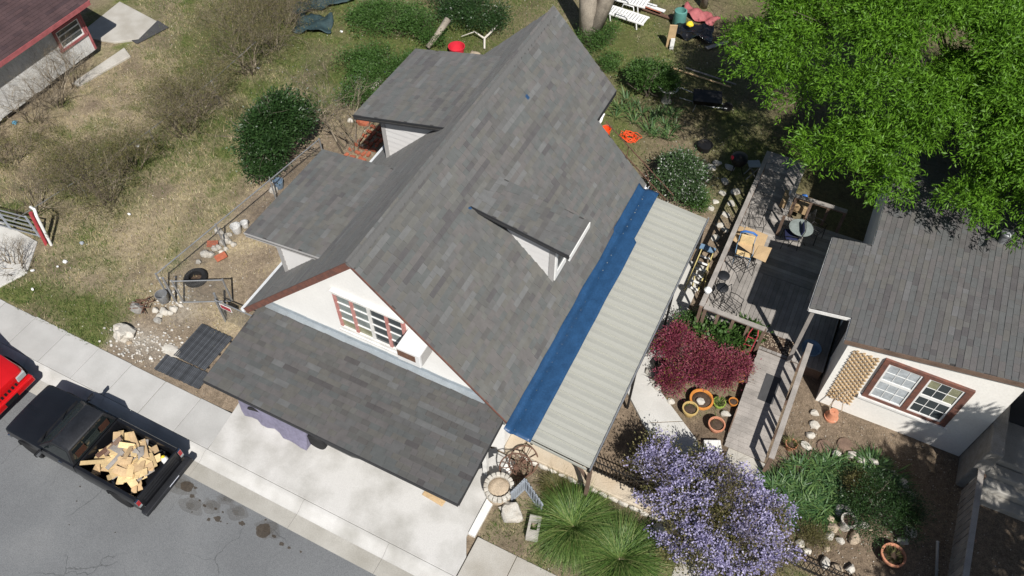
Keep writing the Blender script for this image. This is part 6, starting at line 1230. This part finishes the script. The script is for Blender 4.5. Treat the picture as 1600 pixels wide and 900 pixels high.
for k in range(8): a = -3.0+k*.5; grow((A.x, A.y+.2, 2.3), (math.cos(a), math.sin(a)*1.0, .45), 1.9, .045, 2, S, tips, 2, .45, .08)
npmesh('limbs', seg_quads(S), 4, 'bark_pale', t, kind='stuff')
# ---- shrubs and flowers
q = G(446, 218, .9); bush('evergreen_shrub', 'tall dense dark green shrub between the lot and the side yard', (q.x, q.y), (1.02, 1.15), 2.75, 'leaf_dark', 520, 60, .10, .05, .17, lo=.15, shell=.35)
q = G(420, 262, .4); bush('evergreen_shrub', 'low dark green shrub spreading at the foot of the tall one', (q.x, q.y), (.6, .6), 1.2, 'leaf_dark', 120, 50, .09, .045, .13)
q = G(1134, 575, .45); bush('purple_shrub', 'rounded purple red leaved shrub next to the planks of the ramp', (q.x, q.y), (.58, .5), .95, 'leaf_red', 240, 60, .055, .032, .10, shell=.45, tmix=.35)
q = G(1096, 570, .5); bush('purple_shrub', 'wide purple red leaved shrub in the bed between path and ramp', (q.x, q.y+.05), (.78, .56), 1.05, 'leaf_red', 330, 60, .055, .032, .10, shell=.45, tmix=.35)
q = G(1052, 535, .7); bush('purple_shrub', 'narrow purple red leaved shrub with yellow sprigs next to the porch path', (q.x, q.y), (.36, .52), 1.3, 'leaf_red', 150, 60, .055, .032, .09, tmix=.3, tone_extra=.05)
q = G(1048, 590, .4); bush('purple_shrub', 'low purple red leaved shrub over the rounded path stones', (q.x, q.y), (.34, .38), .8, 'leaf_red', 110, 55, .055, .03, .09, tmix=.3, tone_extra=.10)
q = G(1112, 528, .4); bush('leafy_plant', 'green broad leaved plant growing against the deck front', (q.x+.1, q.y), (.75, .36), .75, 'leaf_mid', 90, 26, .13, .08, .12)
q = G(1082, 512, .4); bush('leafy_plant', 'fine green shrub behind the purple one at the deck corner', (q.x, q.y), (.42, .36), .8, 'leaf_mid', 100, 40, .06, .03, .10)
q = G(1160, 520, .4); bush('leafy_plant', 'pale green leafy plant next to the red hand cart', (q.x, q.y), (.35, .3), .7, 'leaf_mid', 50, 24, .15, .07, .12, tmix=.9)
q = G(1068, 278, .6); bush('flowering_shrub', 'green shrub with small white flowers beside the porch cover', (q.x, q.y), (.95, .95), 1.35, 'leaf_white', 260, 55, .08, .045, .14, tone_extra=.10, shell=.35)
q = G(1086, 312, .3); bush('flowering_shrub', 'low yellow green plants below the white flowering shrub', (q.x, q.y), (.42, .38), .6, 'leaf_mid', 90, 40, .07, .03, .10)
q = G(1022, 132, .6); bush('leafy_shrub', 'bright green shrub beside the white birdbath', (q.x-.2, q.y), (.85, .75), 1.4, 'leaf_mid', 170, 50, .09, .045, .13, tmix=.6)
q = G(938, 60, .3); bush('leafy_shrub', 'low green weeds beside the rear roof edge', (q.x, q.y), (.8, 1.1), .7, 'leaf_mid', 110, 40, .07, .03, .13)
q = G(955, 100, .2); bush('leafy_shrub', 'small green weeds between roof edge and the back lawn', (q.x, q.y), (.5, .6), .4, 'leaf_mid', 60, 36, .06, .03, .1)
q = G(1378, 800, .4); bush('evergreen_shrub', 'dark fine leaved shrub in the rock garden by the terracotta pot', (q.x, q.y), (.82, .82), .95, 'leaf_dark', 260, 60, .05, .02, .13, tmix=.6)
q = G(1345, 762, .3); bush('leafy_shrub', 'small rusty green shrub amid the iris leaves', (q.x, q.y), (.4, .4), .55, 'leaf_olive', 80, 50, .05, .02, .09)
q = G(1272, 838, .2); bush('leafy_shrub', 'dry brown twiggy plant beside the rubble in the rock garden', (q.x, q.y), (.42, .36), .38, 'leaf_olive', 70, 40, .05, .012, .10)
for i, (px, py, rx, ry, h, l_) in enumerate(((600, 100, 1.5, 1.3, .8, 'sprawling green vine patch along the side of the rear dormer'), (560, 140, 1.0, 1.2, .7, 'green weedy bush behind the bare shrub at the house'), (650, 40, 1.6, 1.1, .9, 'green vine patch around the leaning grey post'), (745, 22, 1.3, 1.2, 1.3, 'dark ivy mound behind the red tub'), (700, 8, 1.4, .9, 1.1, 'grey green brush mound at the back of the yard'), (585, 30, 1.2, 1.4, .6, 'bright green low growth by the dark netting'))):
    q = G(px, py, h*.4); bush('ground_vine', l_, (q.x, q.y), (rx, ry), h, 'leaf_mid' if i not in (3, 4) else 'leaf_dark', int(150*rx*ry), 34, .075, .04, .15, tmix=.6, lo=.03, shell=.25)
# purple flowering bush at the garden gate
random.seed(41); q = G(1108, 782, 1.1); wx, wy = q.x, q.y; WB = plant('flowering_bush', 'big bush covered in pale purple blossom over the garden gate', 'bush', (wx, wy)); lobes = [(0, 0, 1.15, 1.1, .8), (-1.05, .35, 1.05, .75, .55), (1.05, -.25, 1.1, .9, .65), (.2, -.95, .95, .85, .55), (-.9, -.35, 1.0, .7, .6), (.55, .55, 1.05, .75, .55), (1.5, -.8, .8, .5, .45), (-1.55, .75, 1.0, .45, .4), (1.45, .45, .9, .5, .5), (-1.75, .35, 1.0, .4, .35), (.9, -1.5, .7, .5, .4), (-.3, -1.35, .7, .45, .4), (1.9, -.2, .8, .4, .35), (-.4, .95, 1.05, .45, .35), (1.7, -1.35, .6, .4, .35)]
pq, pt_, lq, lt = [], [], [], []
for (dx, dy, cz, r_, rzz) in lobes:
    n = int(84*r_*r_)+20; p, d, tn = crown_pts((wx+dx, wy+dy, cz), (r_, r_*.85, rzz), n, 26, .062, .75); k = p[:, 2] > .1; p, d, tn = p[k], d[k], tn[k]; pq.append(leaf_quads(p, unit(d+rng.normal(size=d.shape)*.6), .045+.03*rng.random(len(p)), .045)); pt_.append(np.clip(.25*tn+.65*rng.random(len(p)), .01, 1))
    p, d, tn = crown_pts((wx+dx, wy+dy, cz-.1), (r_*.92, r_*.8, rzz*.9), int(n*2.0), 16, .10, .6); k = p[:, 2] > .08; p, d = p[k], d[k]; lq.append(leaf_quads(p, d, .07, .032)); lt.append(np.clip(rng.random(len(p)), .01, 1))
npmesh('blossom', np.concatenate(pq), 4, 'petal', WB, np.concatenate(pt_), 'stuff'); npmesh('foliage', np.concatenate(lq), 4, 'leaf_olive', WB, np.concatenate(lt), 'stuff')
S, tips = [], []
for (dx, dy, cz, r_, rzz) in lobes[:7]:
    for k in range(3): e = Vector((wx+dx, wy+dy, cz)); o_ = Vector((wx+dx*.3+random.uniform(-.2, .2), wy+dy*.3+random.uniform(-.2, .2), -.05)); grow(o_, e-o_, (e-o_).length, .028, 2, S, tips, 3, .5)
npmesh('branches', seg_quads(S), 4, 'twig', WB, kind='stuff')
# pampas style grass clumps
q = G(896, 822); tuft('grass_clump', 'big arching green grass clump close to the low tan wall', (q.x, q.y), 5200, 1.18, .011, 1.3, .95, .25, 'pampas', 'grass clump', tone=lambda n: rng.random(n)**1.4, segs=5)
q = G(968, 872); tuft('grass_clump', 'big arching green grass clump next to the purple flowering bush', (q.x, q.y), 5200, 1.18, .011, 1.2, .95, .25, 'pampas', 'grass clump', tone=lambda n: rng.random(n)**1.3, segs=5)
q = G(868, 760); tuft('grass_clump', 'small dark dry grass tuft behind the big green clump', (q.x, q.y), 500, .55, .010, 1.2, .6, .16, 'leaf_olive', 'grass clump')
q = G(1010, 880); tuft('grass_clump', 'straw coloured thin grass tuft beside the second green clump', (q.x, q.y), 420, .5, .010, 1.0, .7, .2, 'grass_blade', 'grass clump', tone=lambda n: .6+.4*rng.random(n))
# iris plants
random.seed(51)
def iris(px, py, label, group, n=26, L=.55, W_=.036, rad=.11, up=1.3, arch=.35): q = G(px, py, .15); tuft('iris_plant', label, (q.x, q.y), n, L, W_, up, arch, rad, 'iris_blade', 'iris', group, segs=3)
for px, py in ((965, 160), (978, 150), (985, 172), (962, 178), (992, 185), (1004, 172), (1015, 190), (1025, 180), (1035, 172), (1050, 180), (1018, 205), (1030, 207), (1046, 205), (1056, 195), (1040, 190), (998, 160), (1012, 200), (1052, 172), (1044, 212), (972, 168)): iris(px, py, 'green sword leaved iris in the bed behind the house', 'irises behind the house', 22, .6)
k = 0
while k < 92:
    px, py = random.uniform(1205, 1405), random.uniform(712, 815)
    u, v = (px-1300)/105, (py-(762+(1300-px)*.10))/46
    if u*u+v*v > 1 or (px-1320)**2+(py-815)**2 < 26**2 or (px > 1345 and py > 768): continue
    lm = min((((1319, 815), 'around the white basin'), ((1380, 770), 'against the dark fine leaved shrub'), ((1225, 780), 'beside the purple flowering bush'), ((1265, 715), 'near the round stepping stones'), ((1350, 718), 'along the border stones under the trellis wall')), key=lambda e: (e[0][0]-px)**2+(e[0][1]-py)**2)[1]
    iris(px, py, 'strap leaved green plant in the iris bed, '+lm, 'plants in the iris bed '+lm, 34, .55, .04, .14, .9, .5); k += 1
for i, (px, py) in enumerate(((1212, 735), (1232, 728), (1268, 708), (1303, 690+20))): q = G(px, py); tuft('iris_plant', 'dark thin leaved plant at the dirt side of the iris bed', (q.x, q.y), 16, .4, .018, 1.3, .4, .06, 'leaf_dark', 'iris', 'thin plants at the iris bed', segs=3)
# plants in pots
for t, mt, n, L in ((POTS[0], 'leaf_mid', 30, .16), (POTS[2], 'grass_blade', 160, .12), (POTS[4], 'leaf_olive', 20, .12), (POTS[6], 'leaf_olive', 90, .26), (POTS[7], 'leaf_olive', 120, .2)):
    c = XF[t].translation; a = rng.random(n)*6.28; rr = .12*np.sqrt(rng.random(n)); bp_ = np.stack([c.x+rr*np.cos(a), c.y+rr*np.sin(a), np.full(n, c.z+.20)], 1); d = unit(np.stack([np.cos(a), np.sin(a), .6+1.4*rng.random(n)], 1)); npmesh('plant', blades(bp_, d, L*(.6+.6*rng.random(n)), .02, .3, 3), 4, mt, t, np.tile(np.clip(rng.random(n)*.6, .01, 1), 3), 'stuff')
# bare brush on the empty lot
random.seed(61)
BR = [((172, 312), 2.3, 18, .5, 'tangled bare brush at the lower end of the sagging fence rail'), ((130, 300), 2.0, 14, .6, 'bare brush next to the tangled clump near the tube gate'), ((60, 330), 1.6, 14, .6, 'low bare brush behind the tube gate'), ((212, 262), 1.6, 12, .6, 'thin bare brush over the white plastic bag'), ((290, 205), 2.5, 20, .45, 'big bare twiggy bush halfway along the sagging rail'), ((318, 178), 2.0, 14, .5, 'bare bush leaning on the middle of the sagging rail'), ((392, 112), 2.6, 18, .45, 'tall straw coloured bare bush at the upper end of the rail'), ((428, 78), 2.4, 16, .5, 'straw coloured bare bush next to the dark netting'), ((450, 40), 2.4, 16, .5, 'bare bush behind the teal netting'), ((362, 50), 2.0, 12, .6, 'pale dry bush on the lot beyond the rail'), ((85, 165), 2.3, 16, .4, 'dark bare bush growing against the old house wall'), ((55, 190), 1.8, 12, .5, 'short bare bush at the foot of the old house wall'), ((110, 135), 2.1, 12, .4, 'bare bush below the old house window'), ((20, 250), 1.5, 12, .7, 'sparse brush between the old house and the tube gate'), ((30, 420), 1.0, 12, .9, 'reddish bare bush spreading over the lot entrance slab')]
for i, (pp, h, nm, sp_, l_) in enumerate(BR):
    q = G(*pp); olive = i in (0, 1, 3, 4, 5, 6, 7, 8, 9, 13); bare_shrub(l_, (q.x, q.y), h, nm, sp_, 'leaf_olive' if olive else None, int(2600*h) if olive else 0, .022, 'twig', leafL=.05, kids=3, lev=3)
q = G(548, 236); random.seed(66); t = bare_shrub('leaning bare grey shrub with faint pink buds beside the front dormer', (q.x, q.y), 3.0, 7, .35, 'petal', 260, .04, 'twig', 'bare_shrub', 3, (-.45, .15), leafL=.03)
for i, (px, py, h) in enumerate(((508, 150, 1.3), (470, 120, 1.0), (520, 120, 1.2), (640, 60, 1.2), (735, 12, 1.8), (690, 10, 1.6))): q = G(px, py); bare_shrub(['dry pale twigs behind the tall dark shrub', 'straw coloured weeds on the green strip', 'dry pale brush between dark shrub and the house', 'grey twigs beside the vine patch', 'bare grey brush over the ivy mound', 'bare grey twigs at the back of the yard'][i], (q.x, q.y), h, 6, .7, None, 0, .010)
q = G(1110, 230); bare_shrub('thin leafless twigs in the shade behind the white flowering shrub', (q.x, q.y), .9, 4, .9, None, 0, .009, lev=2); q = G(1000, 680); bare_shrub('thin straw coloured stalk in the shadow of the porch', (q.x, q.y), .7, 2, .8, None, 0, .008, lev=2)
# ---- grass, leaf litter, pebbles: uncountable
rng = np.random.default_rng(15)
def scatter(n, x0, x1, y0, y1): return rng.uniform(x0, x1, n), rng.uniform(y0, y1, n)
X, Y, Tn, Hh = [], [], [], []
for n, bx_ in ((330000, (-33, -11.2, 6.15, 34)), (90000, (-16, 4, 17.5, 36)), (26000, (-4.0, 6.5, 6.15, 9)), (16000, (-2.4, 9, 9, 13.5))):
    x, y = scatter(n, *bx_); g_, d_, v_, a1, a2, a3 = cover(x, y); u = rng.random(n); ok = (u < g_*.9+d_*.55)
    ok &= ~((x > -12.2) & (x < -1.3) & (y > 8.3) & (y < 18.8)) & ~((x > -12.1) & (x < -3.95) & (y < 8.6)) & ~((x > -1.3) & (y > 14.3) & (x < 2.6) & (y < 22.6)) & ~((x < -26) & (y < 20)) & ~((x > -24.6) & (x < -20.8) & (y < 8.4)) & ~((x > 2.5) & (y > 13.5)) & ~((x < -20) & (y < 6.4) & (x > -60) & (y < 6.25)) & ~((x > .6) & (x < 1.97) & (y < 8.6))
    isg = rng.random(n) < g_/(g_+d_*.8+1e-6); tn = np.where(isg, .02+.33*rng.random(n), .5+.5*rng.random(n)); X.append(x[ok]); Y.append(y[ok]); Tn.append(tn[ok]); Hh.append(np.where(x[ok] < -16.3, .055+.07*a3[ok], .04+.04*a2[ok]))
x, y, tn, hh = map(np.concatenate, (X, Y, Tn, Hh)); brush = np.exp(-((y-(12.5+(x+21.5)*1.35))/1.8)**2)*(x < -16.5)*(x > -24); n = len(x)
hh = hh*(.6+.8*rng.random(n))*(1+1.6*brush*rng.random(n)); a = rng.random(n)*6.283; ln = .7+.9*rng.random(n)
p = np.stack([x, y, np.full(n, -.02)], 1); d = np.stack([np.cos(a), np.sin(a), 0*a], 1); s = np.stack([-np.sin(a), np.cos(a), 0*a], 1)*(.006+.004*rng.random(n))[:, None]; tip = p+d*(hh*ln)[:, None]+np.stack([0*a, 0*a, hh+.02], 1)
gr = npmesh('grass', np.stack([p-s, p+s, tip], 1), 3, 'grass_blade', None, np.clip(tn, .01, 1), 'stuff')
n = 26000; x, y = scatter(n, -27, 8, 6.2, 30); ok = ~((x > -12.2) & (x < -1.3) & (y < 18.8)) & ~((x > -1.3) & (y > 11) & (x < 9) & (y < 24)) | ((x > 2) & (y > 9) & (y < 13.5)); x, y = x[ok], y[ok]; n = len(x)
npmesh('leaf_litter', leaf_quads(np.stack([x, y, np.full(n, .012)], 1), unit(np.stack([rng.normal(size=n), rng.normal(size=n), .15*rng.random(n)], 1)), .03+.03*rng.random(n), .018+.012*rng.random(n)), 4, 'litter', None, np.clip(rng.random(n)**2, .01, 1), 'stuff')
n = 9000; x, y = scatter(n, -2.4, 6.5, 6.2, 13.6); npmesh('fallen_leaves', leaf_quads(np.stack([x, y, np.full(n, .016)], 1)[(x > 2) | (y < 9) & (x < .6)], unit(rng.normal(size=(int(((x > 2) | (y < 9) & (x < .6)).sum()), 3))*[1, 1, .15]), .035, .02), 4, 'litter', None, np.clip(rng.random(int(((x > 2) | (y < 9) & (x < .6)).sum()))**2, .01, 1), 'stuff')
m = MB(); random.seed(88)
for k in range(420):
    if k < 300: px, py = random.gauss(235, 40), random.gauss(545, 18)
    else: px, py = random.gauss(275, 20), random.gauss(462, 14)
    q = G(px, py)
    if q.y < 6.28 or q.x > -12.6: continue
    r = random.uniform(.015, .055); m.rock((q.x, q.y, .008), (r, r*.8, r*.6), k, .3, 1, tone=random.uniform(.05, 1))
m.build('pebbles', 'pebble', kind='stuff')
